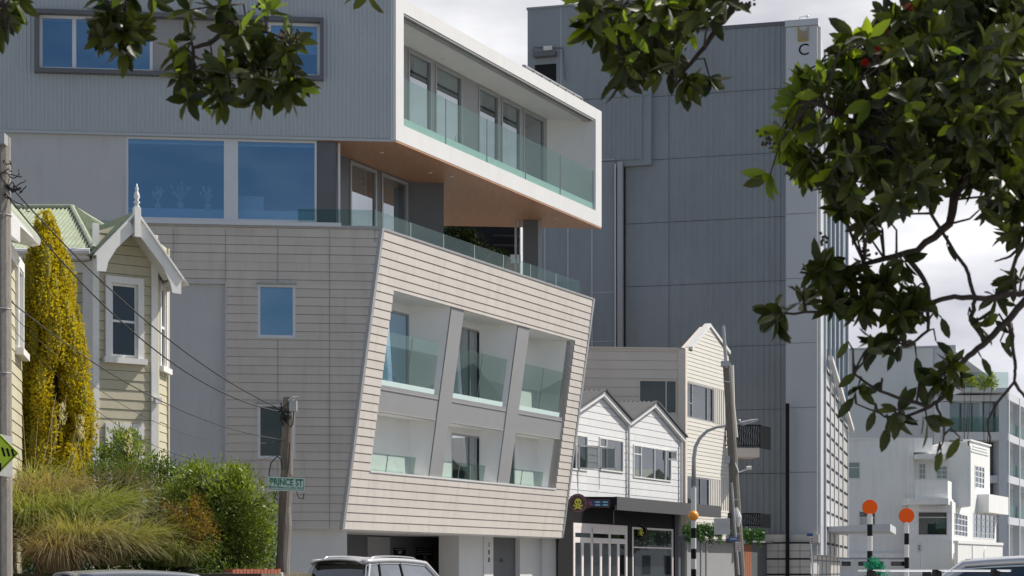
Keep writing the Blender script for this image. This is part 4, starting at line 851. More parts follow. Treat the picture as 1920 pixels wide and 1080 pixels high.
# lower front with the three windows
Lw = E0.off(1.0); lw = Lw.rect(1720, 958, 1778, 1005)
m = MB(); lx = Lw.uv(1785, 960)[0]; wall(m, Lw, [(Lw.uv(1704, 1000)[0], 0), (lx, 0), (lx, Lw.uv(1750, 940)[1]), (Lw.uv(1704, 1000)[0], Lw.uv(1750, 940)[1])], [lw], 'flat', reveal=.12); m.box(Lw, Lw.uv(1704, 1000)[0], lx, 0, Lw.uv(1750, 940)[1], -1, -.3) if False else None
m.build('lower_wall', 'stucco', dh)
window(Lw, lw, dh, 'white2', 'glass', .1, -.05, hs=[lw[3] - .45], vs=[], room='conc', depth=1.2, dress=[('blind', .6, .98, .3, .75)])
LS = Fr(Lw.P(lx, 0), VU); s1_ = LS.uv(1818, 960)[0]; lh = (LS.uv(1789, 980)[0], LS.uv(1814, 980)[0], lw[2], lw[3])
m = MB(); wall(m, LS, [(0, 0), (s1_, 0), (s1_, Lw.uv(1750, 940)[1]), (0, Lw.uv(1750, 940)[1])], [lh], 'flat', reveal=.12); m.build('bay_wall', 'stucco', dh)
def lead(fr, h, n, k): return dict(vs=[h[0] + (h[1] - h[0]) * i / n for i in range(1, n)], hs=[h[2] + (h[3] - h[2]) * i / k for i in range(1, k)])
window(LS, lh, dh, 'white2', 'glass', .12, -.04, room='dark', depth=.6, mull=.06, **lead(LS, lh, 4, 4))
# stair tower on the street
T3 = Fr(LS.P(s1_, 0, 0), dirn(2700)); T3.w = T3.n.copy(); tx = T3.uv(1868, 960)[0]
th = [(T3.uv(1824, 980)[0], T3.uv(1865, 980)[0], T3.uv(1840, 1011)[1], T3.uv(1840, 962)[1]), (T3.uv(1827, 980)[0], T3.uv(1846, 980)[0], T3.uv(1837, 917)[1], T3.uv(1837, 873)[1])]
m = MB(); zt3 = T3.uv(1820, 827)[1]
wall(m, T3, [(0, 0), (tx, 0), (tx, T3.uv(1820, 940)[1]), (0, T3.uv(1820, 940)[1])], [th[0]], 'flat', reveal=.12)
tx2 = T3.uv(1856, 880)[0]; wall(m, T3, [(0, T3.uv(1820, 940)[1]), (tx2, T3.uv(1820, 940)[1]), (tx2, zt3), (0, zt3)], [th[1]], 'flat', reveal=.12)
m.box(T3, 0, tx2 + .1, zt3, zt3 + .12, -.5, .1); m.build('stair_tower_wall', 'stucco', dh)
m = MB(); m.box(T3, .02, tx2, 0, T3.uv(1820, 936)[1], -.24, -.2); m.box(T3, .02, tx2, T3.uv(1820, 936)[1], zt3 - .02, -1.1, -.2); m.box(T3, T3.uv(1832, 930)[0], tx + .3, T3.uv(1840, 962)[1], T3.uv(1840, 928)[1], 0, .9); m.build('stair_tower_body', 'stucco', dh)
for i, h_ in enumerate(th): window(T3, h_, dh, 'white2', 'glass', .12, -.04, room='dark', depth=.15, mull=.07, **lead(T3, h_, 5 if i == 0 else 3, 4))
m = MB(); F4 = E0.off(3.0); xa, xb = F4.uv(1796, 1030)[0], F4.uv(1880, 1030)[0]; za = F4.uv(1796, 1019)[1]; F4 = Fr(F4.P(xa, 0), dirn(2900)); xb = F4.uv(1880, 1030)[0]; m.box(F4, 0, xb, 0, za, -.25, 0); m.box(F4, -.1, xb, za, za + .2, -.3, .06); m.box(F4, xb * .3, xb * .3 + .12, 0, za - .1, 0, .05); m.disc(F4, xb * .6, za * .8, .5, 0, .04, 20); fw_ = m
gwall = tag(fw_.build('garden_wall', 'stucco'), 'white garden wall with a rounded coping in front of the stucco house', 'wall')
m = MB(); B0 = E0.off(.5); m.box(B0, B0.uv(1500, 1040)[0], B0.uv(1800, 1040)[0], 0, B0.uv(1700, 1049)[1], -.5, 0); m.build('garage_front', 'stucco', dh)
for x0, x1 in ((1575, 1598), (1606, 1658), (1667, 1720), (1730, 1775)):
    r = B0.rect(x0, 1050, x1, 1064); window(B0, r, dh, 'stucco', 'glass', .1, .03, room=None, name='garage_window'); m = MB(); m.box(B0, *r, .005, .02); m.build('garage_pane', 'dark', dh)
for (a0_, a1_, zz_) in ((1724, 1772, 918),):
    m = MB(); x0, x1 = y0_.uv(a0_, 920)[0], y0_.uv(a1_, 920)[0]; zc_ = y0_.uv(1750, zz_)[1]; m.box(y0_, x0, x1, zc_ - .03, zc_ + .03, 0, .03); m.box(y0_, x0, x1, zc_ - .28, zc_ - .22, 0, .03); m.build('parapet_band', 'stucco', dh)
m = MB(); zc_ = T3.uv(1838, 851)[1]
for k in range(3): m.box(T3, .5 + k * .25, tx2 - .5 - k * .25, zc_ + k * .22, zc_ + k * .22 + .1, 0, .05)
m.build('deco_band', 'stucco', dh)
m = MB(); zc_ = Lw.uv(1750, 1012)[1]; m.box(Lw, Lw.uv(1706, 1000)[0], lx, zc_ - .12, zc_, 0, .08); m.build('sill_band', 'stucco', dh)
# ================================================================== GREY APARTMENTS BEHIND
D5 = 170.0; G0 = at(1750, 1070, D5); A5 = Fr((G0.x, G0.y, 0), dirn(-12100) * -1 if False else Vector((.9692, -.2463, 0)))
ga = thing('grey_apartment_block', 'pale grey apartment block with stacked glazed balconies behind the white stucco house', 'building', (G0.x, G0.y, 0))
zt5 = A5.uv(1750, 652)[1]; al5 = A5.uv(1500, 700)[0]; ar5 = A5.uv(1792, 700)[0]
m = MB(); m.box(A5, al5, 0, 0, zt5, -14, 0); m.build('rendered_wall', 'conc', ga)
m = MB(); m.box(A5, .02, ar5, 0, zt5 + .02, -14, -.2); m.box(A5, al5, ar5, zt5 + .03, zt5 + .2, -14, .1); m.build('metal_wall', 'towerl', ga)
m = MB()
for x in (1652, 1700): a = A5.uv(x, 700)[0]; m.box(A5, a - .012, a + .012, 0, zt5 - .01, 0, .008)
m.build('wall_joint', 'towerl', ga)
# penthouse frame and glazed corner
e5 = Fr(A5.P(ar5, 0, -.2), dirn(2350)); p1 = e5.uv(1860, 690)
ztp = e5.uv(1795, 652)[1]; zfl = e5.uv(1795, 728)[1]
m = MB(); pl = e5.uv(1861, 700)[0]; m.box(e5, 0, pl, ztp - .5, ztp, -8, 0); m.box(e5, pl - .4, pl, zfl, ztp - .5, -8, 0); m.build('penthouse_frame', 'conc2', ga)
m = MB(); m.box(e5, .1, pl - .45, zfl, ztp - .55, -2.2, -2.0); pb_ = m.build('penthouse_glazing', 'conc', ga)
for k in range(4): a = .5 + (pl - 1) * k / 4; m = MB(); m.box(e5, a, a + (pl - 1) / 4 - .3, zfl + .1, ztp - .9, -1.98, -1.9); m.build('penthouse_window', 'glass' if k % 2 else 'dgrey', ga)
Fm = Fr(at(1770, 1070, 164), (1, 0, 0)); Fm.o.z = 0
def FR(x, y): return Fm.uv(x, y)
def fbox(x0, y0, x1, y1, c0, c1, mat, name):
    m = MB(); r = Fm.rect(x0, y0, x1, y1); m.box(Fm, *r, c0, c1); return m.build(name, mat, ga)
fbox(1797, 729, 1886, 737, -3, 1.2, 'conc2', 'terrace_edge'); fbox(1797, 700, 1885, 728, 1.0, 1.04, 'rail', 'terrace_glass')
fbox(1768, 741, 1890, 752, -3, 0, 'towerl', 'floor_beam'); fbox(1783, 753, 1872, 808, -1.2, -1.1, 'dgrey', 'glazing'); 
for k in range(4): fbox(1785 + k * 22, 754, 1804 + k * 22, 806, -1.08, -1.02, 'glass', 'glazing_pane')
fbox(1783, 781, 1874, 809, -.1, -.06, 'rail', 'balcony_glass'); fbox(1770, 810, 1875, 825, -3, 0, 'conc', 'floor_beam'); fbox(1873, 745, 1888, 1068, -3, .02, 'conc2', 'corner_column'); fbox(1765, 753, 1782, 1068, -3, -.3, 'towerl', 'side_column')
fbox(1783, 826, 1872, 1068, -2.5, -2, 'dgrey', 'recess_wall')
ps = Fm.P(Fm.uv(1888, 900)[0], 0); R5 = Fr(ps, dirn(2500)); R5.w = R5.n.copy(); rr1 = R5.uv(1990, 900)[0]
yl = [742, 820, 898, 976, 1052]; zl5 = [R5.uv(1889, y)[1] for y in yl]
for z in zl5: m = MB(); m.box(R5, 0, rr1, z - .35, z + .35, -2.4, .1); m.build('floor_slab', 'conc2', ga)
for x in (1889, 1909, 1940): a = R5.uv(x, 900)[0]; m = MB(); m.box(R5, a, a + .35, 0, zl5[0] + .3, -.5, .15); m.build('frame_column', 'conc2', ga)
m = MB(); m.box(R5, 0, rr1, 0, zl5[0], -2.6, -2.3); m.build('recess_wall', 'conc', ga)
for z in zl5[1:4]: m = MB(); m.box(R5, .3, rr1, z + .35, z + 1.5, -.1, -.06); m.build('balcony_glass', 'rail', ga)
fbox(1875, 1058, 1990, 1075, -1, 1.5, 'dgrey', 'base_wall')
# something seen through the gap under the balcony box: dark verandah building
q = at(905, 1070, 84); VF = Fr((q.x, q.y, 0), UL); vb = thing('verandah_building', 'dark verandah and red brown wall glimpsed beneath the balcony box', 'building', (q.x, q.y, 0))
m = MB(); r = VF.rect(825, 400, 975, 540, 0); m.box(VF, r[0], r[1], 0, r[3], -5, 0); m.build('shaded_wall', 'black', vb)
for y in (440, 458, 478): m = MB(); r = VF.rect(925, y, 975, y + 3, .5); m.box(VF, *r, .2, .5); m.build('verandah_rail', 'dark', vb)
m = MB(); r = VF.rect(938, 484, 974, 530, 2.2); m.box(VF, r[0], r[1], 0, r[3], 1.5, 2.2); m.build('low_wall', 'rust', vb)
m = MB(); r = VF.rect(957, 478, 976, 494, 2.2); m.box(VF, *r, 2.21, 2.3); m.build('white_panel', 'white', vb)

# ================================================================== ACROSS THE ROAD (beyond the right edge, seen in the street windows)
AC = Fr(SF.P(0, 0, 22), US); AC.w = SF.n.copy()
for i, (a0, a1, h, mt, rf_, lab) in enumerate(((14, 24, 6.5, 'yellow', 'iron', 'cream house with charcoal roof across the road'), (27, 38, 7.5, 'white', 'groof', 'white house with green roof across the road'), (41, 53, 6.8, 'beige', 'iron', 'beige house with charcoal roof across the road'), (57, 70, 8.5, 'conc', 'iron', 'tall grey house with charcoal roof across the road'), (74, 90, 7.0, 'conc', 'groof', 'grey rendered house across the road'))):
    o = AC.P(a0, 0, 0); hs = thing('house', lab, 'house', tuple(o)); m = MB(); m.box(AC, a0, a1, 0, h, 0, 9); m.build('wall', mt, hs)
    m = MB(); m.prism(AC, [(a0 - .5, h), (a1 + .5, h), ((a0 + a1) / 2, h + 2.6)], -.4, 9.4); m.build('roof', rf_, hs)
    for k in range(3):
        for zz in (1.2, 4.2): x = a0 + 1 + (a1 - a0 - 2) * k / 3; m = MB(); m.box(AC, x, x + 1.6, zz, zz + 1.5, -.06, -.01); m.build('window', 'dark', hs)
# ================================================================== GARDEN BANK AND VILLAS (LEFT)
bk = MB()
bp = [Vector((-26, 27, 0)), Vector((-4.2, 29.5, 0)), Vector((-4.0, 31.5, 0)), Vector((-4.6, 53, 0)), Vector((-26, 51, 0))]
bk.solid([lz(p, -.1) for p in bp], [lz(p, 1.45) for p in bp]); struct(bk.build('garden_bank', 'soil'))
# --- green roofed villa
yo = at(174, 1070, 37.0); YF = Fr((yo.x, yo.y, 0), dirn(5600)); ZB = 1.4
yv = thing('green_roofed_villa', 'cream weatherboard villa with a green iron roof, white bargeboards and a turned finial', 'house', (yo.x, yo.y, ZB))
Y = lambda x, y, c=0: YF.uv(x, y, c)
xr = Y(292, 600)[0]; xl = Y(174, 600)[0]; zw = Y(292, 450)[1]; pkx = (xl + xr) / 2 + .03; pkz = Y(245, 418)[1]
wy = YF.rect(207, 530, 257, 672); w2_ = YF.rect(207, 806, 257, 930)
m = MB(); wall(m, YF, [(xl, ZB), (xr, ZB), (xr, zw), (pkx, pkz), (xl, zw)], [wy, w2_], 'board', .205, .02, gap=.010, reveal=.06); m.build('gable_wall', 'yellow', yv)
m = MB(); m.box(YF, xl - .02, xl + .12, ZB, zw + .2, 0, .055); m.build('corner_board', 'white2', yv)
m = MB(); m.box(YF, xr - .12, xr + .03, ZB, zw + .1, 0, .055); m.build('corner_board', 'white2', yv)
for r in (wy, w2_):
    m = MB(); a0, a1, b0, b1 = r
    m.box(YF, a0 - .13, a0 + .002, b0 - .02, b1 + .14, .0, .075); m.box(YF, a1 - .002, a1 + .13, b0 - .02, b1 + .14, 0, .075); m.box(YF, a0, a1, b1, b1 + .138, 0, .072); m.build('window_architrave', 'white2', yv)
    m = MB(); m.box(YF, a0 - .18, a1 + .18, b0 - .14, b0 - .02, 0, .15); m.build('window_sill', 'white2', yv)
    window(YF, r, yv, 'white2', 'sglass', .055, -.03, hs=[b0 + (b1 - b0) * .49], room='black', depth=1.2, mull=.05, proud=.03, dress=[('curtain', .0, .3, .5, 1)] if False else None)
# splayed side with a window and gutter, then the soffit
sp = YF.P(xr, 0, 0); SD = Fr((sp.x, sp.y, 0), (0.04, 1, 0)); SD.n = Vector((1, -.04, 0)); SD.w = SD.n.copy(); sL = SD.uv(314, 600)[0]
sw_ = (sL * .30, sL * .72, Y(292, 690)[1] * 1.0 - .6, Y(292, 540)[1] - .2)
sw_ = (sL * .28, sL * .75, SD.uv(305, 690)[1], SD.uv(305, 540)[1])
m = MB(); wall(m, SD, [(0, ZB), (sL, ZB), (sL, zw), (0, zw)], [sw_], 'board', .205, .02, gap=.01, reveal=.05); m.box(SD, .03, .13, ZB, zw, 0.02, .05); m.box(SD, sL - .1, sL, ZB, zw, 0, .05); m.build('bay_side_wall', 'yellow', yv)
m = MB(); m.box(SD, sw_[0] - .1, sw_[0], sw_[2], sw_[3], 0, .06); m.box(SD, sw_[1], sw_[1] + .1, sw_[2], sw_[3], 0, .06); m.box(SD, sw_[0] - .1, sw_[1] + .1, sw_[3], sw_[3] + .12, 0, .06); m.box(SD, sw_[0] - .15, sw_[1] + .15, sw_[2] - .12, sw_[2], 0, .14); m.build('side_window_trim', 'white2', yv)
window(SD, sw_, yv, 'white2', 'sglass', .05, -.03, hs=[(sw_[2] + sw_[3]) / 2], room='black', depth=.5, mull=.05)
# gable roof: two slopes, barge boards with curled feet, finial
OV = .50; YB = YF.off(OV)
pk = YB.uv(254, 401); fl_ = YB.uv(180, 478); fr_ = YB.uv(338, 522)
hwid = ((pk[0] - fl_[0]) + (fr_[0] - pk[0])) / 2
def slope(p, q, mat, name, back):
    m = MB(); RP = Fr(YB.P(q[0], q[1] + .05, .03), -YB.n, YB.P(p[0], p[1]) - YB.P(q[0], q[1])); L = (YB.P(p[0], p[1]) - YB.P(q[0], q[1])).length
    if RP.n.z < 0: RP.n = -RP.n
    RP.w = RP.n; wall(m, RP, [(0, 0), (back, 0), (back, L), (0, L)], [], 'rib', .085, .018); m.box(RP, 0, back, 0, L, -.03, -.012); m.build(name, mat, yv)
slope(pk, fl_, 'dgroof', 'gable_roof', 5.2); slope(pk, fr_, 'dgroof', 'gable_roof', 2.2)
for q, sg in ((fl_, -1), (fr_, 1)):
    d = Vector((q[0] - pk[0], q[1] - pk[1])); L = d.length; d.normalize(); nn = Vector((-d.y, d.x)); nn = nn if nn.y < 0 else -nn
    P2 = lambda t, o: (pk[0] + d.x * t + nn.x * o, pk[1] + d.y * t + nn.y * o)
    m = MB(); m.prism(YB, [P2(0, 0), P2(L, 0), (q[0], q[1] - .34), (q[0] - sg * .20, q[1] - .33), (q[0] - sg * .25, q[1] - .12), P2(L - .42, .20), P2(0, .24)], 0, .05); m.build('barge_board', 'white2', yv)
    m = MB(); m.prism(YB, [P2(-.02, -.04), P2(L + .04, -.04), P2(L + .04, 0), P2(-.02, 0)], -.02, .09); m.build('barge_cap', 'white2', yv)
    m = MB(); m.prism(YB, [P2(.05, .10), P2(L - .1, .10), P2(L - .1, .13), P2(.05, .13)], -OV + .002, -.01); m.build('verge_soffit', 'white2', yv)
m = MB(); m.box(YB, pk[0] - .07, pk[0] + .07, pk[1] - .50, pk[1] + .12, .02, .13); m.build('king_post', 'white2', yv)
m = MB(); fz = pk[1] + .1; fc = YB.P(pk[0], 0, .07)
prof = [(0, .055), (.05, .06), (.09, .03), (.13, .075), (.18, .03), (.24, .065), (.31, .05), (.38, .025), (.42, .04), (.46, .018), (.52, .012)]
m.tube([lz(fc, fz + h) for h, _ in prof], [r for _, r in prof], 12); m.build('finial', 'white2', yv, smooth=True)
# eave, gutter and soffit along the right hand side
e0_ = YB.P(fr_[0], fr_[1] - .02, .02)
m = MB(); m.tube([e0_ + SD.n * -.02, e0_ - YB.n * 1.6], .065, 8); m.build('gutter', 'white2', yv)
m = MB(); q = [YF.P(xr, zw - .02), YF.P(xr + .55, fr_[1] - .1, OV - .02), YF.P(xr + .55, fr_[1] - .1, -1.2), YF.P(xr - .2, zw - .02, -1.2)]; m.solid([p - Vector((0, 0, .03)) for p in q], q); m.build('eave_soffit', 'white2', yv)
# main house behind, with hip roof
HF = Fr(YF.P(xl, 0, -.35), (1, 0, 0)); HF.o.z = 0; hl = HF.uv(20, 600)[0]; zeave = HF.uv(150, 492)[1]
m = MB(); wall(m, HF, [(hl - 4, ZB), (0, ZB), (0, zeave), (hl - 4, zeave)], [], 'board', .205, .02, gap=.01); m.build('front_wall', 'yellow', yv)
m = MB(); a0 = HF.uv(156, 600)[0]; m.box(HF, a0, .0, ZB, zeave, .0, .06); m.box(HF, hl - 4, 0, HF.uv(150, 512)[1], zeave, .01, .07); m.build('frieze_board', 'white2', yv)
m = MB(); zg_ = HF.uv(140, 480)[1]; m.box(HF, hl - 4, .15, zg_ - .12, zg_, -.2, .38); m.build('fascia', 'white2', yv)
m = MB(); m.tube([HF.P(hl - 4, zg_ + .02, .42), HF.P(.18, zg_ + .02, .42)], .07, 8); m.build('front_gutter', 'white2', yv)
eR = HF.P(.25, zg_ + .05, .40); eL = HF.P(hl - 4, zg_ + .05, .40); ry = 2.7
dd = HF.o.y + ry; rR = at(135, 391, dd); rL = Vector((eL.x - 1, dd, rR.z))
def irong(a, b, c, d, mat, name, par=None):
    u = (b - a); RP = Fr(a, u, ((d + c) / 2 - (a + b) / 2) - u.normalized() * u.normalized().dot((d + c) / 2 - (a + b) / 2)); 
    if RP.n.z < 0: RP.n = -RP.n
    RP.w = RP.n; f2 = lambda p: ((p - a).dot(RP.u), (p - a).dot(RP.v)); m = MB(); wall(m, RP, [f2(p) for p in (a, b, c, d)] if (c - d).length > .01 else [f2(p) for p in (a, b, c)], [], 'rib', .095, .026); return m.build(name, mat, par or yv)
irong(eL, eR, rR, rL, 'groof', 'main_roof')
eB = eR + Vector((.15, 4.5, 0)); irong(eR, eB, rR + Vector((.3, 3.2, 0)), rR, 'dgroof', 'hip_roof')
for q0, q1 in ((eR, rR), (rR, rL), (rR, rR + Vector((.3, 3.2, 0)))): m = MB(); m.tube([q0 + Vector((0, 0, .04)), q1 + Vector((0, 0, .04))], .055, 8); m.build('ridge_flashing', 'groof', yv)
m = MB(); m.solid([lz(p, ZB - .2) for p in (HF.P(hl - 4, 0, -.05), HF.P(-.1, 0, -.05), YF.P(xr - .1, 0, -1), YF.P(xr - .1, 0, -5), HF.P(hl - 4, 0, -6))], [lz(p, zeave - .05) for p in (HF.P(hl - 4, 0, -.05), HF.P(-.1, 0, -.05), YF.P(xr - .1, 0, -1), YF.P(xr - .1, 0, -5), HF.P(hl - 4, 0, -6))]); m.build('house_body', 'yellow', yv)
m = MB(); q = [YF.P(xl, 0), YF.P(xl + .02, 0, -.8), HF.P(-.05, 0, -.1), HF.P(-.05, 0, .02)]; m.solid([lz(p, ZB) for p in q], [lz(p, zeave) for p in q]); m.build('side_return_wall', 'white2', yv)
m = MB()
cp = YF.P(xr - .02, Y(292, 752)[1], .12); m.box(Fr(cp, YF.u), -.07, .07, -.06, .06, -.05, .08); m.build('security_light', 'white', yv)
# --- neighbouring villa at the frame edge
zo = at(10, 1070, 29.5); ZF = Fr((zo.x, zo.y, 0), (-.17, 1, 0)); ZF.n = Vector((1, .17, 0)).normalized(); ZF.w = ZF.n.copy()
zvl = thing('neighbouring_villa', 'cream weatherboard villa with deep white bargeboard at the left behind the power pole', 'house', (zo.x, zo.y, ZB))
zl_ = ZF.uv(40, 600)[0]; ztw = ZF.uv(25, 470)[1]
wz_ = (ZF.uv(29, 600)[0], ZF.uv(37, 600)[0], ZF.uv(33, 655)[1], ZF.uv(33, 505)[1])
m = MB(); wall(m, ZF, [(-2.5, ZB), (zl_, ZB), (zl_, ztw), (-2.5, ztw)], [wz_], 'board', .205, .02, gap=.01); m.build('side_wall', 'yellow', zvl)
m = MB(); m.box(ZF, wz_[0] - .15, wz_[0], wz_[2] - .05, wz_[3] + .12, 0, .07); m.box(ZF, wz_[1], wz_[1] + .12, wz_[2] - .05, wz_[3] + .12, 0, .07); m.box(ZF, wz_[0], wz_[1], wz_[3], wz_[3] + .12, 0, .07); m.box(ZF, wz_[0] - .2, wz_[1] + .16, wz_[2] - .15, wz_[2] - .03, 0, .16); m.build('window_trim', 'white2', zvl)
window(ZF, wz_, zvl, 'white2', 'sglass', .05, -.03, hs=[(wz_[2] + wz_[3]) / 2], room='black', depth=1, mull=.05)
m = MB(); m.box(ZF, -2.5, zl_ + .1, ztw - .25, ztw, .005, .05); m.build('frieze_board', 'white2', zvl)
b0_, b1_ = at(-60, 300, 28.6), at(73, 455, 30.0)
m = MB(); q = [at(-60, 300, 28.7), at(8, 385, 29.1), at(38, 422, 29.4), at(38, 455, 29.4), at(20, 447, 29.3), at(8, 430, 29.1), at(-60, 345, 28.7)]; m.solid(q, [p + Vector((-.03, .06, 0)) for p in q]); m.build('barge_board', 'white2', zvl)
m = MB(); q = [at(6, 378, 29.0), at(77, 452, 30.2), at(74, 460, 30.2), at(4, 388, 29.0)]; m.solid(q, [p + Vector((-.05, .08, 0)) for p in q]); m.build('gutter', 'white2', zvl)
m = MB(); q = [at(38, 424, 29.4), at(75, 459, 30.3), at(62, 463, 31.2), at(12, 452, 30.5)]; m.solid(q, [p + Vector((0, 0, .03)) for p in q]); m.build('eave_soffit', 'white2', zvl)
m = MB(); q = [at(-60, 296, 28.6), at(6, 380, 29.0), at(76, 453, 30.3), at(60, 430, 33.5), at(-60, 296, 33.5)]; m.solid(q, [p + Vector((0, 0, .05)) for p in q]); m.build('roof', 'groof', zvl)
# --- brick garden wall at the foot of the bank
m = MB(); p0, p1 = at(436, 1068, 30), at(532, 1068, 31); BW = Fr((p0.x, p0.y, 0), (p1 - p0)); bl = (lz(p1, 0) - lz(p0, 0)).length; ztw_ = 1.52
k = 0
a = 0
while a < bl - .08: nb_top = m.box(BW, a, a + .072, ztw_ - .10, ztw_ + .012 * (k % 2), -.225, .005); a += .084; k += 1
for row in range(int((ztw_ - .12) / .085)):
    a = -.11 * (row % 2)
    while a < bl: m.box(BW, max(a, 0), min(a + .215, bl), row * .085, row * .085 + .075, -.22, 0); a += .225
nbk = m; bwl = tag(m.build('brick_wall', 'brick'), 'low red brick wall beside the timber pole and green bush', 'wall')
m = MB(); m.box(BW, 0, bl, 0, ztw_ - .05, -.2, -.012); m.build('mortar', 'conc', bwl)
# ================================================================== POLES, SIGNS, LAMPS, WIRES
# left pole with cable brackets, hazard sign
lp = at(3, 1070, 26.0); lpole = thing('power_pole', 'old grey power pole at the left frame edge with tangled cables', 'pole', (lp.x, lp.y, 0))
m = MB(); m.tube([lz(lp, 0), lz(lp, at(0, 258, 26).z)], [.165, .13], 12); m.build('pole_shaft', 'cpole', lpole)
m = MB()
for y in (404, 580, 700, 900, 960): m.tube([lz(lp + Vector((.15 * math.cos(t * .785), .15 * math.sin(t * .785), 0)), at(0, y, 26).z) for t in range(9)], .007, 4)
m.build('steel_strap', 'steel', lpole)
m = MB(); rr = random.Random(3)
for k in range(9):
    c0 = at(rr.uniform(8, 20), rr.uniform(300, 380), 25.9); pts = [c0]
    for j in range(9): pts.append(pts[-1] + Vector((rr.uniform(-.06, .085), rr.uniform(-.04, .04), rr.uniform(-.075, .07))))
    pp = [pts[0]]
    for j in range(1, len(pts) - 1): pp += [(pts[j - 1] + pts[j] * 6 + pts[j + 1]) / 8, (pts[j] + pts[j + 1]) / 2]
    m.tube(pp, .009, 5)
m.tube([at(12, 345, 25.9), at(24, 358, 25.9), at(40, 352, 25.9)], [.02, .035, .015], 8); m.build('cable_bundle', 'wire', lpole)
m = MB(); m.box(Fr(at(4, 262, 25.8), (1, 0, 0)), -.1, .06, -.08, .08, -.1, .1); m.build('cable_box', 'steel', lpole)
sgp = at(-19, 850, 25.0); DS = Fr(sgp, (1, -.06, 0)); hd = 55 / F * 25
ds = thing('warning_sign', 'fluorescent yellow diamond warning sign with black bars fixed to the left pole', 'sign', tuple(sgp))
def diam(mb, r, c0, c1): mb.prism(DS, [(0, r), (r, 0), (0, -r), (-r, 0)], c0, c1)
m = MB(); diam(m, hd, -.01, 0); m.build('sign_face', 'signy', ds)
m = MB()
for (p, q) in (((0, 1), (1, 0)), ((1, 0), (0, -1)), ((0, -1), (-1, 0)), ((-1, 0), (0, 1))):
    p, q = Vector(p) * hd * .95, Vector(q) * hd * .95; m.prism(DS, [tuple(p), tuple(q), tuple(q * .965), tuple(p * .965)], .001, .004)
for i in range(3):
    x0, y0 = DS.uv(4 + i * 9, 839 + 1.5 * i); x1, y1 = DS.uv(9 + i * 8.5, 856); m.prism(DS, [(x0 - .016, y0), (x0 + .016, y0), (x1 + .016, y1), (x1 - .016, y1)], .001, .005)
x0, y0 = DS.uv(-4, 868); x1, y1 = DS.uv(1, 880); m.prism(DS, [(x0 - .05, y0), (x0 + .05, y0), (x1 + .01, y1 - .03), (x1 - .05, y1 - .03)], .001, .005)
for i in range(4): x0, y0 = DS.uv(-38 + i * 9, 838); m.box(DS, x0 - .016, x0 + .016, y0 - .12, y0, .001, .005)
m.build('sign_marks', 'black', ds)
m = MB(); m.box(DS, -.03, .03, -.3, .3, -.85, -.012); m.build('sign_bracket', 'steel', ds)
# timber pole with street name
tp = at(534, 1070, 31.6); Dp = 31.6; tpole = thing('timber_pole', 'weathered timber service pole with cable fittings standing before the shaded cladding', 'pole', (tp.x, tp.y, 0))
m = MB(); n = 14; top = at(542, 745, Dp); bot = lz(at(525, 1070, Dp), 0)
m.tube([bot + (top - bot) * k / n + Vector((.01 * math.sin(k * 2.1), 0, 0)) for k in range(n + 1)], [.135 - .03 * k / n + .004 * math.sin(k * 3) for k in range(n + 1)], 12); m.build('pole_shaft', 'wood', tpole)
m = MB(); q = lambda x, y, d=0: at(x, y, Dp - .12 + d)
m.tube([q(541, 752), q(549, 746), q(560, 744)], [.025, .03, .015], 6); m.box(Fr(q(548, 762), (1, 0, .05)), -.05, .08, -.09, .1, -.1, .05); m.tube([q(525, 775), q(543, 778), q(548, 776)], .02, 6); m.tube([q(547, 748), q(548, 782)], .022, 6); m.build('cable_bracket', 'steel', tpole)
m = MB()
for pts in (((541, 755), (530, 764), (525, 786), (532, 800)), ((546, 760), (551, 772), (549, 795), (545, 802)), ((536, 765), (528, 780), (530, 795)), ((520, 855), (508, 868), (504, 888), (506, 896)), ((520, 855), (527, 862), (530, 880)), ((543, 830), (542, 860), (540, 885), (551, 897), (556, 915)), ((556, 921), (560, 934), (569, 935), (570, 925)), ((519, 921), (515, 932), (521, 938))):
    m.tube([q(x, y, -.04) for x, y in pts], .011, 5)
for k in range(10): m.tube([q(530 + rr.uniform(-6, 14), 758 + rr.uniform(-6, 30), rr.uniform(-.1, .1)), q(532 + rr.uniform(-8, 14), 764 + rr.uniform(-4, 36), rr.uniform(-.1, .1)), q(534 + rr.uniform(-8, 14), 772 + rr.uniform(-4, 30), rr.uniform(-.1, .1))], .012, 5)
m.build('loose_cable', 'wire', tpole)
m = MB(); m.tube([q(544, 800), q(541, 860), q(538, 930), q(533, 1000), q(530, 1068)], .008, 6); m.build('conduit', pmat('faded red conduit', (0.26, 0.16, 0.13), .6, .2, 5), tpole)
sp0 = at(537, 908, Dp - .25); NS = Fr(sp0, (1, .12, 0)); NS.u = Vector((1, .12, -.035)).normalized()
ns = thing('street_name_sign', 'pale green street name sign with dark green lettering on the timber pole', 'sign', tuple(sp0))
hw_, hh_ = 33.5 / F * Dp, 12.5 / F * Dp
m = MB(); m.box(NS, -hw_, hw_, -hh_, hh_, -.02, 0); m.build('sign_board', 'signg', ns)
m = MB(); w_ = hw_ * .95; h_ = hh_ * .86
for q4 in ((-w_, w_, h_ - .008, h_), (-w_, w_, -h_, -h_ + .008), (-w_, -w_ + .008, -h_ + .008, h_ - .008), (w_ - .008, w_, -h_ + .008, h_ - .008)): m.box(NS, *q4, 0, .003)
m.build('sign_border', 'textg', ns)
text('PRINCE ST', NS, 0, hh_ * .25, hh_ * 1.32, 'textg', ns, c=.004, sx=.78, bold=.022); text('PEDESTRIAN ACCESS ONLY', NS, 0, -hh_ * .52, hh_ * .46, 'textg', ns, c=.004, sx=.93)
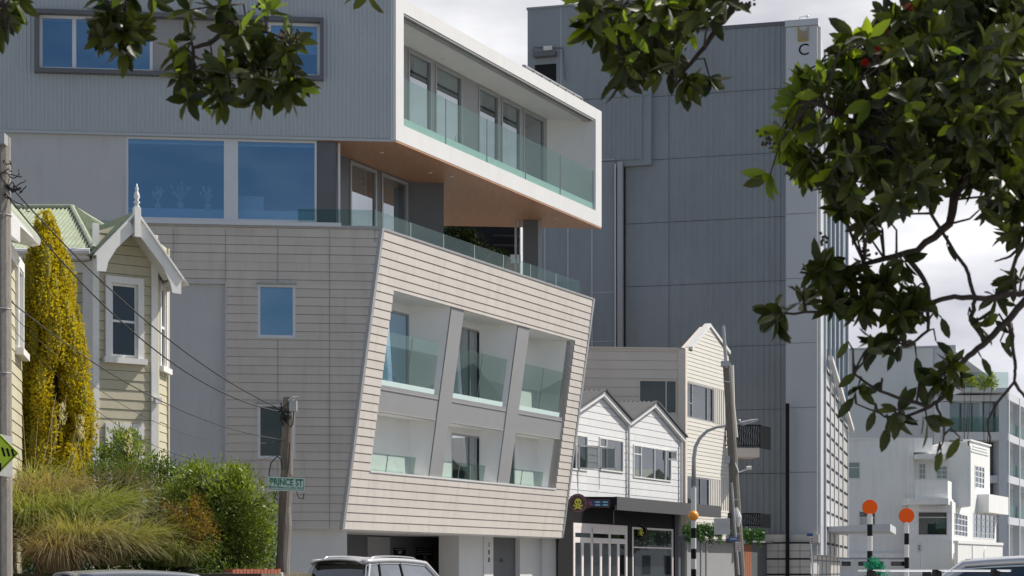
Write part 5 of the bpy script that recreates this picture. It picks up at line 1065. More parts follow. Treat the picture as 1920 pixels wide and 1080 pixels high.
# right leaning pole
Dr = 46.0; rp = thing('leaning_pole', 'tall leaning timber power pole in front of the cream gabled building', 'pole', tuple(lz(at(1392, 1070, Dr), 0)))
b_ = lz(at(1387, 1070, Dr), 0) + (at(1387, 1070, Dr) - at(1364, 680, Dr)) * .3; b_.z = 0
m = MB(); m.tube([b_, at(1363, 683, Dr)], [.15, .11], 12); m.build('pole_shaft', 'wood', rp)
m = MB(); m.tube([at(1362, 690, Dr - .1), at(1356, 611, Dr - .1)], .045, 8); m.build('pole_extension', 'steel', rp)
m = MB(); m.tube([at(1372, 685, Dr + .1), at(1374, 760, Dr + .1), at(1380, 820, Dr + .15)], .055, 8); m.build('cable_cover', 'cream', rp)
m = MB(); m.tube([at(1372, 905, Dr - .2), at(1379, 1000, Dr - .2), at(1385, 1078, Dr - .2)], .03, 6); m.build('conduit', 'steel', rp)
m = MB(); m.box(Fr(at(1361, 683, Dr - .12), (1, 0, 0)), -.12, .1, -.06, .08, -.1, .1); m.build('pole_clamp', 'steel', rp)
m = MB(); m.box(Fr(at(1363, 862, Dr - .15), (1, 0, 0)), -.07, .07, -.1, .1, -.1, .05); m.build('meter_box', 'steel', rp)
for y in (715, 936, 1000): m = MB(); x = 1363 + (y - 683) * .0598; m.tube([at(x - 9, y, Dr - .18), at(x + 9, y + 2, Dr - .18)], .014, 5); m.build('pole_band', 'steel', rp)
m = MB(); m.tube([at(1374, 858, Dr - .1), at(1385, 886, Dr - .1), at(1400, 880, Dr - .1), at(1404, 877, Dr - .1)], .02, 6); m.tube([at(1400, 878, Dr - .1), at(1409, 877, Dr - .1)], .05, 8); m.build('camera_arm', 'pwhite', rp)
m = MB(); m.tube([at(1380, 952, Dr - .1), at(1384, 970, Dr - .1), at(1384, 988, Dr - .1)], [.05, .09, .04], 8); m.build('junction_wrap', 'pwhite', rp)
f = Fr(at(1375, 1011, Dr - .25), (1, .1, 0)); bs = thing('blue_plate', 'small blue plate fixed to the leaning timber pole', 'sign', tuple(f.o)); m = MB(); m.box(f, -.11, .12, -.055, .055, -.02, 0); m.build('plate', 'blue', bs); m = MB(); m.box(f, -.09, .1, -.01, .0, .001, .003); m.box(f, -.07, .08, .02, .03, .001, .003); m.build('plate_print', 'pwhite', bs)
f = Fr(at(1384, 1025, Dr - .3), (1, 0, 0)); ps_ = thing('parking_plate', 'small white and red parking plate below the blue plate on the leaning pole', 'sign', tuple(f.o)); m = MB(); m.box(f, -.065, .065, -.12, .12, -.02, 0); m.build('plate', 'pwhite', ps_); m = MB()
for k in range(4): m.box(f, -.05, .05, -.09 + k * .05, -.07 + k * .05, .001, .003)
m.build('plate_print', 'red', ps_)
# belisha lamp with street light arm
Dl = 50.0; q = lambda x, y: at(x, y, Dl)
lb = thing('street_lamp', 'galvanised street lamp on a black and white banded pole with an amber globe', 'street lamp', tuple(lz(q(1300, 1070), 0)))
m = MB(); arc = [(1300.5, 912), (1301, 860), (1304, 838), (1312, 822), (1326, 808), (1344, 801), (1372, 797), (1386, 793)]
m.tube([q(x, y) for x, y in arc], [.065, .06, .055, .05, .045, .04, .035, .035], 10); m.build('lamp_arm', 'steel', lb, smooth=True)
m = MB(); m.tube([q(1383, 794), q(1392, 794), q(1408, 790), q(1421, 787)], [.03, .07, .06, .03], 10); m.ball(q(1386, 789), .045); m.build('lamp_head', 'steel', lb)
def bands(par, x, ys, D, r, z0w=True):
    col = 'pwhite'
    for i in range(len(ys) - 1):
        m = MB(); m.tube([at(x, ys[i], D), lz(at(x, ys[i + 1], D), 0 if i == len(ys) - 2 else at(x, ys[i + 1], D).z)], r, 14); m.build('pole_band', col, par); col = 'black' if col == 'pwhite' else 'pwhite'
bands(lb, 1300.5, (914, 990, 1009, 1029, 1048, 1067, 1086, 1105), Dl, .075)
m = MB(); m.ball(q(1300, 967) + Vector((0, -.02, 0)), .148, 20, 14, sc=(1, 1, 1)); m.build('amber_globe', 'amber', lb, smooth=True)
for i, (x, y, D, ys, lab) in enumerate(((1631, 951, 37.0, (963, 983, 1005, 1033, 1062, 1090), 'black and white beacon with an orange disc, the left and taller of the pair'), (1700, 967, 39.0, (979, 1000, 1021, 1045, 1066, 1090), 'black and white beacon with an orange disc, the right and lower of the pair'))):
    zb2 = thing('crossing_beacon', lab, 'beacon', tuple(lz(at(x, 1070, D), 0)), 'orange disc beacons by the zebra crossing')
    bands(zb2, x, ys, D, .055 - .003 * i)
    m = MB(); f = Fr(at(x, y, D), (1, -.18, 0)); r = 14 / F * D
    k = 36; m.disc(f, 0, 0, r, -.03, .03, k); m.disc(f, 0, 0, r * .93, .03, .045, k); m.build('orange_disc', 'orange', zb2)
    m = MB(); m.disc(f, 0, 0, r + .002, -.075, -.031, k); m.build('disc_backing', 'black', zb2)
# small signs at the tower
f = Fr(at(1518, 1003, 60), (1, 0, 0)); so_ = thing('leaning_signpost', 'leaning signpost with blue and red plates before the tiled tower base', 'sign', tuple(lz(at(1526, 1070, 60), 0)))
m = MB(); m.tube([at(1519, 1002, 60), lz(at(1529, 1110, 60), 0)], .028, 8); m.build('post', 'pwhite', so_)
m = MB(); m.box(f, -.10, .10, -.05, .05, .03, .05); m.build('blue_plate', 'blue', so_)
m = MB(); f2 = Fr(at(1522, 1014, 60), (1, 0, 0)); m.box(f2, -.06, .06, -.13, .13, .03, .05); m.build('parking_plate', 'pwhite', so_); m = MB()
for k in range(4): m.box(f2, -.045, .045, -.1 + k * .055, -.075 + k * .055, .051, .054)
m.build('plate_print', 'red', so_)
p = at(1724, 1035, 60); f = Fr(p, (1, 0, 0)); s3 = thing('white_signpost', 'slim white signpost with a small white plate before the stucco house', 'sign', tuple(lz(p, 0)))
m = MB(); m.tube([lz(at(1727, 1070, 60), 0), at(1727, 1030, 60)], .025, 8); m.build('post', 'pwhite', s3); m = MB(); m.box(Fr(at(1724, 1028, 59.9), (1, 0, 0)), -.1, .1, -.15, .17, -.02, 0); m.build('plate', 'pwhite', s3)
m = MB(); ff = Fr(at(1724, 1028, 59.9), (1, 0, 0)); m.tube([ff.P(-.04, .1, .01), ff.P(.03, .06, .01), ff.P(-.03, 0, .01), ff.P(.03, -.08, .01)], .012, 5); m.build('plate_print', 'black', s3)
# white café board on the planting
f = Fr(at(1354, 987, 78.3), UL); cs = thing('white_board_sign', 'square white sign with faint grey script hung among the green plants', 'sign', tuple(f.o))
m = MB(); m.box(f, -.36, .36, -.36, .36, -.05, 0); m.build('sign_board', 'white', cs)
m = MB()
for k in range(6):
    x = -.24 + k * .095; m.tube([f.P(x + .02 * math.sin(t * 1.3 + k * 2), .16 - .3 * t / 6 * (1 if k % 2 else .7), .004) for t in range(7)], .006, 4)
m.build('faint_script', pmat('faint grey script', (.45, .46, .48), .5, 0, 3), cs)
# wires
def wire(p, q_, sag, name_label, r=.013):
    m = MB(); n = 26; pts = [p + (q_ - p) * (k / n) - Vector((0, 0, sag * 4 * (k / n) * (1 - k / n))) for k in range(n + 1)]; m.tube(pts, r, 6); tag(m.build('power_line', 'wire'), name_label, 'cable', 'cables strung between the two left poles')
wire(at(16, 345, 25.9), at(528, 768, Dp - .1), .38, 'upper of the two thick black cables sloping down from the left pole', .011)
wire(at(10, 362, 25.9), at(526, 772, Dp - .1), .62, 'lower of the two thick black cables sloping down from the left pole', .011)
wire(at(-10, 540, 25.9), at(532, 825, Dp - .1), .42, 'black cable crossing the cream villa to the middle of the timber pole', .009)
wire(at(-10, 555, 26.4), at(530, 826, Dp), .75, 'thin upper cable sagging low across the cream villa', .0045)
wire(at(-10, 575, 26.4), at(528, 850, Dp), .95, 'thin lowest cable sagging across the cream villa', .0045)
# ================================================================== CARS
def car(label, loc, yaw, L, Wc, Hc, paint, roofrail=True, bars=False, suv=True, glassm='cglass'):
    """x forward, y left: body loft, greenhouse with separate glazing, wheels, lamps"""
    par = thing('parked_car', label, 'car', loc, 'cars parked along the kerb'); par.rotation_euler = (0, 0, yaw)
    def bl(mb, name, mat, p=par, smooth=False):
        me_par = bpy.data.objects.new('x', None); o = mb.build(name, mat, None, smooth); bpy.data.objects.remove(me_par); o.parent = p; return o
    belt = Hc * .60; hl = L / 2
    rear0, rear1, front1, front0 = (-hl + .12, -hl + .45, hl * .28, hl * .52) if suv else (-hl + .55, -hl * .52, hl * .18, hl * .48)
    # body: stations along the length
    st = [(-hl, .45, .86, .78), (-hl + .06, .30, .95, .90), (-hl + .4, .24, 1.0, .98), (-hl * .4, .22, 1.0, 1.0), (0, .2, 1.0, 1.0), (hl * .5, .22, .97, .99), (hl * .78, .24, .84, .95), (hl - .1, .30, .72, .82), (hl, .42, .55, .66)]
    m = MB(); K = 14; rings = []
    for x, zb__, zt__, wd in st:
        ring = []; zt2 = belt * zt__
        for j in range(K):
            t = 2 * math.pi * (j + .5) / K; cx_, cz = math.cos(t), math.sin(t)
            px_ = math.copysign(abs(cx_) ** .35, cx_) * Wc / 2 * wd * (1 - .03 * (cz > 0)); pz = (zb__ + zt2) / 2 + math.copysign(abs(cz) ** .5, cz) * (zt2 - zb__) / 2
            ring.append((x, px_, pz))
        rings.append(ring)
    m.add([p for r_ in rings for p in r_], [(i * K + j, i * K + (j + 1) % K, (i + 1) * K + (j + 1) % K, (i + 1) * K + j) for i in range(len(st) - 1) for j in range(K)] + [tuple(range(K)), tuple(range((len(st) - 1) * K + K - 1, (len(st) - 1) * K - 1, -1))])
    bl(m, 'body', paint, smooth=True)
    # roof skin: grid over x and y
    nx, ny = 20, 10; wr_ = Wc * .5 * .74
    def roofz(x):
        t = (x - rear0) / (front0 - rear0); tr = (rear1 - rear0) / (front0 - rear0); tf = (front1 - rear0) / (front0 - rear0)
        z = Hc - .10 * ((t - .42) / .6) ** 2 * 1.2
        return z
    m = MB(); g_ = []
    for i in range(nx + 1):
        x = rear1 - .16 + (front1 - rear1 + .16) * i / nx
        for j in range(ny + 1):
            v = -1 + 2 * j / ny; g_.append((x, v * wr_ * (1 - .05 * abs((i / nx) - .4)), roofz(x) - .05 * v * v - .03 * max(0, abs(v) - .8) * 5))
    low = [(p[0], p[1], p[2] - .035) for p in g_]; n0 = len(g_)
    fs = [(i * (ny + 1) + j, (i + 1) * (ny + 1) + j, (i + 1) * (ny + 1) + j + 1, i * (ny + 1) + j + 1) for i in range(nx) for j in range(ny)]
    m.add(g_ + low, fs + [tuple(n0 + k for k in reversed(f_)) for f_ in fs] + [(j, j + 1, n0 + j + 1, n0 + j) for j in range(ny)] + [(nx * (ny + 1) + j + 1, nx * (ny + 1) + j, n0 + nx * (ny + 1) + j, n0 + nx * (ny + 1) + j + 1) for j in range(ny)]
          + [(i * (ny + 1), (i + 1) * (ny + 1), n0 + (i + 1) * (ny + 1), n0 + i * (ny + 1)) for i in range(nx)] + [(i * (ny + 1) + ny, (i + 1) * (ny + 1) + ny, n0 + (i + 1) * (ny + 1) + ny, n0 + i * (ny + 1) + ny) for i in range(nx)])
    bl(m, 'roof', paint, smooth=True)
    wb2 = Wc * .5 * .93; re = lambda x, s_: Vector((x, s_ * wr_ * 1.01, roofz(x) - .13)); be = lambda x, s_: Vector((x, s_ * wb2, belt - .02))
    m = MB(); q = [re(front1, 1), re(front1, -1), be(front0 + .25, -1), be(front0 + .25, 1)]
    q[0] += Vector((0, 0, .05)); q[1] += Vector((0, 0, .05)); m.solid(q, [p - Vector((.012, 0, .0)) for p in q]); bl(m, 'windscreen', glassm)
    m = MB(); q = [re(rear1, 1) + Vector((0, -.06, .01)), re(rear1, -1) + Vector((0, .06, .01)), be(rear0, -1) + Vector((0, .1, 0)), be(rear0, 1) + Vector((0, -.1, 0))]; m.solid(q, [p + Vector((.012, 0, 0)) for p in q]); bl(m, 'rear_window', glassm)
    for s_ in (-1, 1):
        xs_ = [rear0 + .1, rear1 + .35, (rear1 + front1) / 2 + .12, front0 + .18]; xt = [rear1 + .1, rear1 + .45, (rear1 + front1) / 2 + .1, front1 - .02]
        for k in range(3):
            a, b, c, d = re(xt[k] + .03, s_), re(xt[k + 1] - .03, s_), be(xs_[k + 1] - .03, s_), be(xs_[k] + .03, s_)
            m = MB(); q = [a, b, c, d]; m.solid(q, [p + Vector((0, -s_ * .012, 0)) for p in q]); bl(m, 'side_window', glassm)
        for k in range(4):
            m = MB(); m.tube([re(xt[k], s_), be(xs_[k], s_)], .035 if k in (0, 3) else .028, 6); bl(m, 'pillar', paint if k in (0, 3) else 'black')
        m = MB(); m.tube([be(rear0, s_) + Vector((0, s_ * .012, 0)), re(rear1 - .02, s_) + Vector((-.02, s_ * .012, -.02))] + [re(rear1 + (front1 - rear1) * t / 6, s_) + Vector((0, s_ * .012, -.01)) for t in range(1, 7)] + [be(front0 + .22, s_) + Vector((0, s_ * .012, 0))], .014, 6); bl(m, 'window_trim', 'chrome')
        m = MB(); m.tube([re(rear1 - .1 + (front1 - rear1 + .1) * t / 8, s_) + Vector((0, -s_ * .02, .055)) for t in range(9)] + [be(front0 + .25, s_)], [.055] * 9 + [.04], 8); bl(m, 'cant_rail', paint, smooth=True)
        if roofrail:
            m = MB(); x0, x1 = rear1 + .12, front1 - .15; pts = [Vector((x0, s_ * wr_ * .9, roofz(x0) - .06))] + [Vector((x0 + (x1 - x0) * t / 8, s_ * wr_ * .9, roofz(x0 + (x1 - x0) * t / 8) + .015)) for t in range(1, 8)] + [Vector((x1, s_ * wr_ * .9, roofz(x1) - .06))]
            m.tube(pts, .015, 8); bl(m, 'roof_rail', 'chrome', smooth=True)
        for wx in (-hl * .60, hl * .62):
            m = MB(); m.tube([(wx, s_ * (Wc / 2 - .20), .33), (wx, s_ * (Wc / 2 + .005), .33)], .33, 24); w_ = bl(m, 'wheel', 'rubber'); m = MB(); m.tube([(wx, s_ * (Wc / 2 - .02), .33), (wx, s_ * (Wc / 2 + .015), .33)], .2, 18); bl(m, 'rim', 'steel', w_)
        m = MB(); m.ball((hl - .12, s_ * Wc * .34, belt * .62), .13, 12, 8, sc=(.8, 1.4, .6)); bl(m, 'headlight', 'frost'); m = MB(); m.ball((-hl + .05, s_ * Wc * .38, belt * .8), .12, 12, 8, sc=(.5, .8, 1.2)); bl(m, 'tail_light', 'red')
        m = MB(); m.ball((front0 + .02, s_ * (Wc / 2 + .1), belt + .06), .1, 10, 8, sc=(.6, 1, .7)); bl(m, 'wing_mirror', paint)
    if bars:
        for x in (rear1 + .4, front1 - .45):
            m = MB(); m.tube([(x, -wr_ - .18, Hc + .10), (x, wr_ + .18, Hc + .10)], .010, 8); o = bl(m, 'roof_bar', 'chrome')
            m = MB()
            for s_ in (-1, 1): m.solid([Vector((x - .05, s_ * wr_ * .9 - .04, Hc - .11)), Vector((x + .05, s_ * wr_ * .9 - .04, Hc - .11)), Vector((x + .05, s_ * wr_ * .9 + .04, Hc - .11)), Vector((x - .05, s_ * wr_ * .9 + .04, Hc - .11))], [Vector((x - .03, s_ * wr_ * .9 - .03, Hc + .11)), Vector((x + .03, s_ * wr_ * .9 - .03, Hc + .11)), Vector((x + .03, s_ * wr_ * .9 + .03, Hc + .11)), Vector((x - .03, s_ * wr_ * .9 + .03, Hc + .11))])
            bl(m, 'bar_feet', 'black', o)
    m = MB(); m.solid([Vector((rear0 + .3, -.6, belt - .3)), Vector((front0, -.6, belt - .3)), Vector((front0, .6, belt - .3)), Vector((rear0 + .3, .6, belt - .3))], [Vector((rear1 + .4, -.5, belt + .08)), Vector((front1 - .2, -.5, belt + .08)), Vector((front1 - .2, .5, belt + .08)), Vector((rear1 + .4, .5, belt + .08))]); bl(m, 'seats', 'dark')
    return par
p = at(722, 1070, 38); car('silver sport utility car with roof rails parked before the garage entrance', (p.x, p.y, 0), R(61), 4.3, 1.76, 1.79, 'silver')
p = at(290, 1070, 24); car('silver grey hatchback with a low rounded roof parked below the grassy bank', (p.x, p.y, 0), R(28), 4.2, 1.75, 1.515, 'gcar', roofrail=False, suv=False)
p = at(1905, 1070, 24); car('silver car with chrome window trim at the lower right corner', (p.x, p.y, 0), R(163), 4.7, 1.85, 1.72, 'silver', roofrail=False)
p = at(1810, 1070, 17.5); car('white car with a roof rack at the bottom edge of the view', (p.x, p.y, 0), R(20), 4.3, 1.75, 1.40, 'wcar', roofrail=False, bars=True, suv=False)
# ================================================================== PLANTS
RG = np.random.default_rng(11)
def nrm(v): return v / np.maximum(np.linalg.norm(v, axis=-1, keepdims=True), 1e-9)
SHP = {'diamond': ([(0, 0, 0), (.5, .5, .05), (1, 0, 0), (.5, -.5, .05)], [(0, 1, 2, 3)]),
       'leaf': ([(0, 0, 0), (.22, .36, .05), (.5, .5, .07), (.8, .33, .02), (1, 0, -.05), (.8, -.33, .02), (.5, -.5, .07), (.22, -.36, .05), (.5, 0, 0)],
                [(0, 1, 8), (1, 2, 8), (2, 3, 8), (3, 4, 8), (4, 5, 8), (5, 6, 8), (6, 7, 8), (7, 0, 8)])}
def leaves(name, cen, d, up, L, Wd_, mat, parent, shape='diamond'):
    """one mesh of many leaves: base points, directions, facing, length and width per leaf"""
    vs, fs = SHP[shape]; vs = np.array(vs); n = len(cen); d = nrm(d); sd = nrm(np.cross(up, d)); nn = np.cross(d, sd)
    L = np.broadcast_to(L, n)[:, None, None]; Wd_ = np.broadcast_to(Wd_, n)[:, None, None]
    P = cen[:, None, :] + d[:, None, :] * vs[None, :, 0:1] * L + sd[:, None, :] * vs[None, :, 1:2] * Wd_ + nn[:, None, :] * vs[None, :, 2:3] * L
    P = P.reshape(-1, 3) - np.array(parent.location if parent else (0, 0, 0)); k = len(vs); me = bpy.data.meshes.new(name)
    fl_ = len(fs[0]); idx = (np.array(fs)[None, :, :] + (np.arange(n) * k)[:, None, None]).reshape(-1)
    me.vertices.add(len(P)); me.vertices.foreach_set('co', P.astype(np.float32).ravel()); nf = n * len(fs)
    me.loops.add(nf * fl_); me.loops.foreach_set('vertex_index', idx.astype(np.int32)); me.polygons.add(nf)
    me.polygons.foreach_set('loop_start', (np.arange(nf) * fl_).astype(np.int32)); me.polygons.foreach_set('loop_total', np.full(nf, fl_, np.int32))
    me.materials.append(mat); me.update(calc_edges=True); me.validate(); o = bpy.data.objects.new(name, me); COL.objects.link(o)
    if parent: o.parent = parent
    return o
def rnd(n, s=1.0): return RG.normal(size=(n, 3)) * s
# --- golden conifer: upright plumes packed round a column
Dc = 33.0; cb = lz(at(100, 1070, Dc), 1.4); cf = thing('golden_conifer', 'tall golden green conifer column between the two cream villas', 'tree', tuple(cb))
ztop = at(0, 425, Dc).z; Hc_ = ztop - 1.4
m = MB(); m.tube([cb, cb + Vector((0, 0, Hc_ * .8))], [.16, .05], 10); m.build('trunk', 'bark', cf)
C, Dd_, U_ = [], [], []; core = MB()
def crad(t):                                          # half width of the column at height t (0..1)
    return float(np.interp(t, [0, .5, .73, .87, .95, 1], [.72, .70, .55, .34, .13, .04]))
for k in range(150):
    t0 = RG.random() ** .9 * .86; th_ = RG.random() * 6.283; pl = .85 + .5 * RG.random(); 
    if k < 6: t0 = .76 + .02 * k; th_ = k * 1.3; pl = 1.0
    r0 = crad(min(.99, t0 + .06)) * (.82 + .3 * RG.random()) - .08
    leanx = (at(84, 600, Dc).x - cb.x) * max(0, (t0 - .3)) * 1.4
    ax = np.array([cb.x + leanx + r0 * math.cos(th_), cb.y + r0 * math.sin(th_), 1.4 + t0 * Hc_]); pr = .15 + .08 * RG.random()
    n = 620; u = RG.random(n); hh__ = u * pl; rr_ = pr * np.sin(np.pi * np.clip(u * .92 + .08, 0, 1)) ** .6; a_ = RG.random(n) * 6.283
    out = np.stack([np.cos(a_), np.sin(a_), np.zeros(n)], 1); inward = np.array([-math.cos(th_), -math.sin(th_), 0]) * (u * .10)[:, None]
    C.append(ax + out * rr_[:, None] * (.75 + .3 * RG.random(n))[:, None] + np.stack([np.zeros(n), np.zeros(n), hh__], 1) + inward)
    Dd_.append(out * 1.0 + np.array([0, 0, .6]) + rnd(n, .55)); U_.append(out + rnd(n, .5))
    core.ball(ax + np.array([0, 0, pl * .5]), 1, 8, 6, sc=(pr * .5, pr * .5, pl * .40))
C, Dd_, U_ = map(np.concatenate, (C, Dd_, U_))
leaves('foliage', C, Dd_, U_, 0.04 + .03 * RG.random(len(C)), .026 + .018 * RG.random(len(C)), lmat('golden foliage', (0.34, 0.29, 0.018), (0.58, 0.44, 0.022), .38, .6, .2), cf)
core.build('inner_shade_core', pmat('inner conifer shade', (0.20, 0.17, 0.014), .9, .3, 12), cf)  # core coloured darker for a shadowed look between the plumes
# --- shrubs: clumps of leaves on short twigs
def shrub(name, label, cat, blobs, D, mats, n, L, Wl, up=.3, shape='diamond', group=None, stem=True, zb=1.4):
    c0 = lz(at(blobs[0][0], 1070, D), zb); par = thing(name, label, cat, tuple(c0), group); Cs, Ds, Us = [], [], []
    cl = MB()
    tot = sum(b[2] ** 2 for b in blobs)
    for bx, by, br in blobs:
        cc = np.array(at(bx, by, D + RG.normal() * .15)); R_ = br / F * D; nb_ = int(n * br * br / tot); ncl = max(6, nb_ // 55)
        cd_ = nrm(rnd(ncl)); cr_ = R_ * (.55 + .5 * RG.random(ncl)) ; cp = cc + cd_ * cr_[:, None]
        cl.v and None
        pick = RG.integers(0, ncl, nb_); off = rnd(nb_, R_ * .13 + .03)
        Cs.append(cp[pick] + off); Ds.append(nrm(off) * 1.0 + cd_[pick] * .7 + np.array([0, 0, up]) + rnd(nb_, .3)); Us.append(cd_[pick] + rnd(nb_, .6) + np.array([0, 0, .5]))
        for j in range(0, ncl, 3): cl.tube([Vector(cc) + Vector((0, 0, -R_ * .5)), Vector((cc + cp[j]) / 2) + Vector((0, 0, .02)), Vector(cp[j])], [.02, .012, .005], 5)
        cl.tube([c0, Vector(cc)], [.05, .02], 6)
    Cs, Ds, Us = map(np.concatenate, (Cs, Ds, Us)); k = len(Cs)
    leaves('foliage', Cs, Ds, Us, L * (.7 + .6 * RG.random(k)), Wl * (.7 + .6 * RG.random(k)), mats, par, shape)
    if stem: cl.build('branches', 'bark', par)
    return par
gl_ = lmat('bright shrub leaf', (0.12, 0.17, 0.03), (0.26, 0.32, 0.075), .35, .4, .45); gd_ = lmat('mid shrub leaf', (0.05, 0.10, 0.02), (0.13, 0.19, 0.04), .3, .45, .4)
shrub('round_shrub', 'rounded bright green shrub just left of the timber pole', 'shrub', [(415, 975, 78), (400, 930, 60), (455, 950, 60), (458, 1010, 48), (385, 1000, 60), (430, 1040, 70), (350, 935, 40), (375, 905, 34), (465, 985, 38), (440, 905, 36)], 31.9, gl_, 22000, .085, .034)
shrub('leafy_tree', 'small leafy green tree in front of the lower villa window', 'tree', [(235, 845, 36), (215, 870, 32), (258, 870, 30), (190, 860, 20), (240, 820, 18)], 34.5, gl_, 2600, .085, .03)
shrub('dark_shrub', 'dark green shrub beneath the villa corner board', 'shrub', [(300, 895, 40), (325, 915, 38), (280, 920, 40), (300, 870, 24), (330, 950, 40)], 33.6, gd_, 3800, .08, .028)
shrub('wispy_shrub', 'brown wispy twiggy shrub in the middle of the bank', 'shrub', [(285, 955, 52), (310, 985, 48), (255, 925, 50), (210, 925, 48), (300, 1020, 45), (180, 930, 36)], 32.6, lmat('wispy brown leaf', (0.16, 0.13, 0.08), (0.24, 0.20, 0.12), .3, .7, .2), 9000, .06, .010, up=.6)
shrub('olive_shrub', 'olive green bush with fine leaves between the conifer and brown shrub', 'shrub', [(190, 900, 42), (225, 905, 40), (150, 990, 40), (130, 965, 30), (250, 900, 26)], 32.9, gd_, 6000, .06, .018, up=.6)
shrub('copper_shrub', 'copper orange leaved shrub against the round green shrub', 'shrub', [(345, 950, 30), (355, 985, 34), (380, 1000, 32), (340, 1010, 34), (365, 1035, 30)], 30.5, lmat('copper leaf', (0.24, 0.09, 0.02), (0.16, 0.17, 0.03), .35, .5, .35), 3600, .06, .024)
shrub('low_dark_shrub', 'dark green low foliage at the foot of the round shrub', 'shrub', [(300, 1050, 50), (350, 1060, 45), (400, 1065, 45), (270, 1060, 40), (450, 1075, 35)], 30.6, gd_, 3600, .08, .028)
# --- tussock grasses: arching blades
def tussock(label, bx, by, D, n, Lm, lean, mats, spread=.25, plume=0):
    c0 = at(bx, by, D); c0.z = min(max(1.35, c0.z), 9); par = thing('tussock_grass', label, 'grass', tuple(c0), 'tussock grasses on the bank'); seg = 6; V, Fc = [], []
    for i in range(n):
        a = RG.random() * 6.283; r = spread * RG.random() ** .5; b = np.array(c0) + np.array([r * math.cos(a), r * math.sin(a) * .7, 0]); L = Lm * (.55 + .6 * RG.random())
        h = np.array([math.cos(a) * (.3 + .6 * RG.random()) + lean * RG.random(), math.sin(a) * .5 - .15, 0]); sag = .9 + .9 * RG.random(); w0 = .004 + .006 * RG.random() ** 2; s_ = nrm(np.cross(h, [0, 0, 1.0]) + rnd(1, .2)[0]); k0 = len(V)
        for j in range(seg + 1):
            t = j / seg; p = b + h * L * t ** 1.3 * .9 + np.array([0, 0, L * (t * 1.15 - sag * t * t * .62)]); w = w0 * (1 - t ** 2 * .9); V += [p - s_ * w, p + s_ * w]
        Fc += [(k0 + 2 * j, k0 + 2 * j + 1, k0 + 2 * j + 3, k0 + 2 * j + 2) for j in range(seg)]
    m = MB(); m.v = [tuple(v) for v in V]; m.f = Fc; m.mi = [0] * len(Fc); m.build('blades', mats, par)
    if plume:
        m = MB(); 
        for i in range(plume):
            x = RG.normal() * .4; b = Vector(c0) + Vector((x * .3, -.1, 0)); hgt = 1.3 + .8 * RG.random(); tip = b + Vector((x, 0, hgt)); m.tube([b, (b + tip) / 2 + Vector((x * .1, 0, .1)), tip], [.006, .005, .003], 4)
        m.build('flower_stalks', pmat('dry stalk', (.45, .38, .25), .8, .1, 5), par)
        C = np.concatenate([np.array(Vector(c0))[None] + np.array([.55, 0, 1.25]) + np.stack([RG.normal(size=60) * .03, RG.normal(size=60) * .03, RG.random(60) * .4], 1)]); leaves('seed_plume', C, np.array([0, 0, 1.]) + rnd(60, .4), rnd(60), .1, .012, lmat('plume', (.6, .55, .42), (.7, .64, .5), .4, .8, .1), par)
    return par
t1 = lmat('dry tussock', (0.25, 0.24, 0.10), (0.46, 0.40, 0.20), .3, .6, .3); t2 = lmat('green tussock', (0.15, 0.19, 0.05), (0.36, 0.36, 0.13), .3, .6, .3); t3 = lmat('red tussock', (0.24, 0.18, 0.10), (0.40, 0.31, 0.18), .3, .6, .3)
TS = [(60, 1010, 30.0, 900, 1.15, -.1, t2, 'green and straw tussock beside the left power pole', 0), (95, 960, 31.0, 800, 1.05, -.2, t3, 'reddish dry tussock below the golden conifer', 4),
      (150, 1050, 29.6, 1000, 1.1, .3, t1, 'straw tussock at the lower left of the bank', 0), (205, 1060, 29.8, 900, .95, .5, t1, 'large straw tussock arching to the right above the hatchback', 0),
      (110, 1075, 29.2, 800, 1.0, .1, t3, 'reddish tussock lowest at the left edge of the bank', 0), (185, 985, 31.4, 800, 1.0, .5, t2, 'green tussock in the middle of the bank', 2),
      (60, 930, 31.6, 500, .9, .1, t2, 'tall thin grass tuft at the foot of the conifer', 5), (325, 1062, 30.4, 300, .7, .1, t2, 'green bladed tuft in front of the copper shrub', 0)]
TS += [(30, 985, 30.6, 500, 1.2, .3, t1, 'straw tussock tight against the power pole', 0), (135, 1005, 30.4, 700, 1.1, .5, t2, 'green tussock behind the largest straw tussock', 0), (250, 1040, 30.3, 500, .9, .7, t2, 'olive tussock leaning towards the copper shrub', 0), (85, 1045, 29.9, 600, 1.0, -.1, t1, 'pale straw tussock between the pole and the hatchback', 0)]
for x, y, D, n, L, ln_, mt, lab, pl in TS: tussock(lab, x, y, D, int(n * 1.35), L * 1.28, ln_, mt, .34, pl)
# low growth covering the bank behind the tussocks
q = [(RG.uniform(-30, 520), RG.uniform(985, 1085)) for _ in range(9000)]; Cg = np.array([tuple(at(x, y, RG.uniform(31.8, 33.8))) for x, y in q]); Cg[:, 2] = np.maximum(Cg[:, 2], 1.3)
struct(leaves('ground_cover', Cg, rnd(len(Cg)) + np.array([0, 0, 1.]), rnd(len(Cg)), .11, .03, gd_, None), 'stuff')
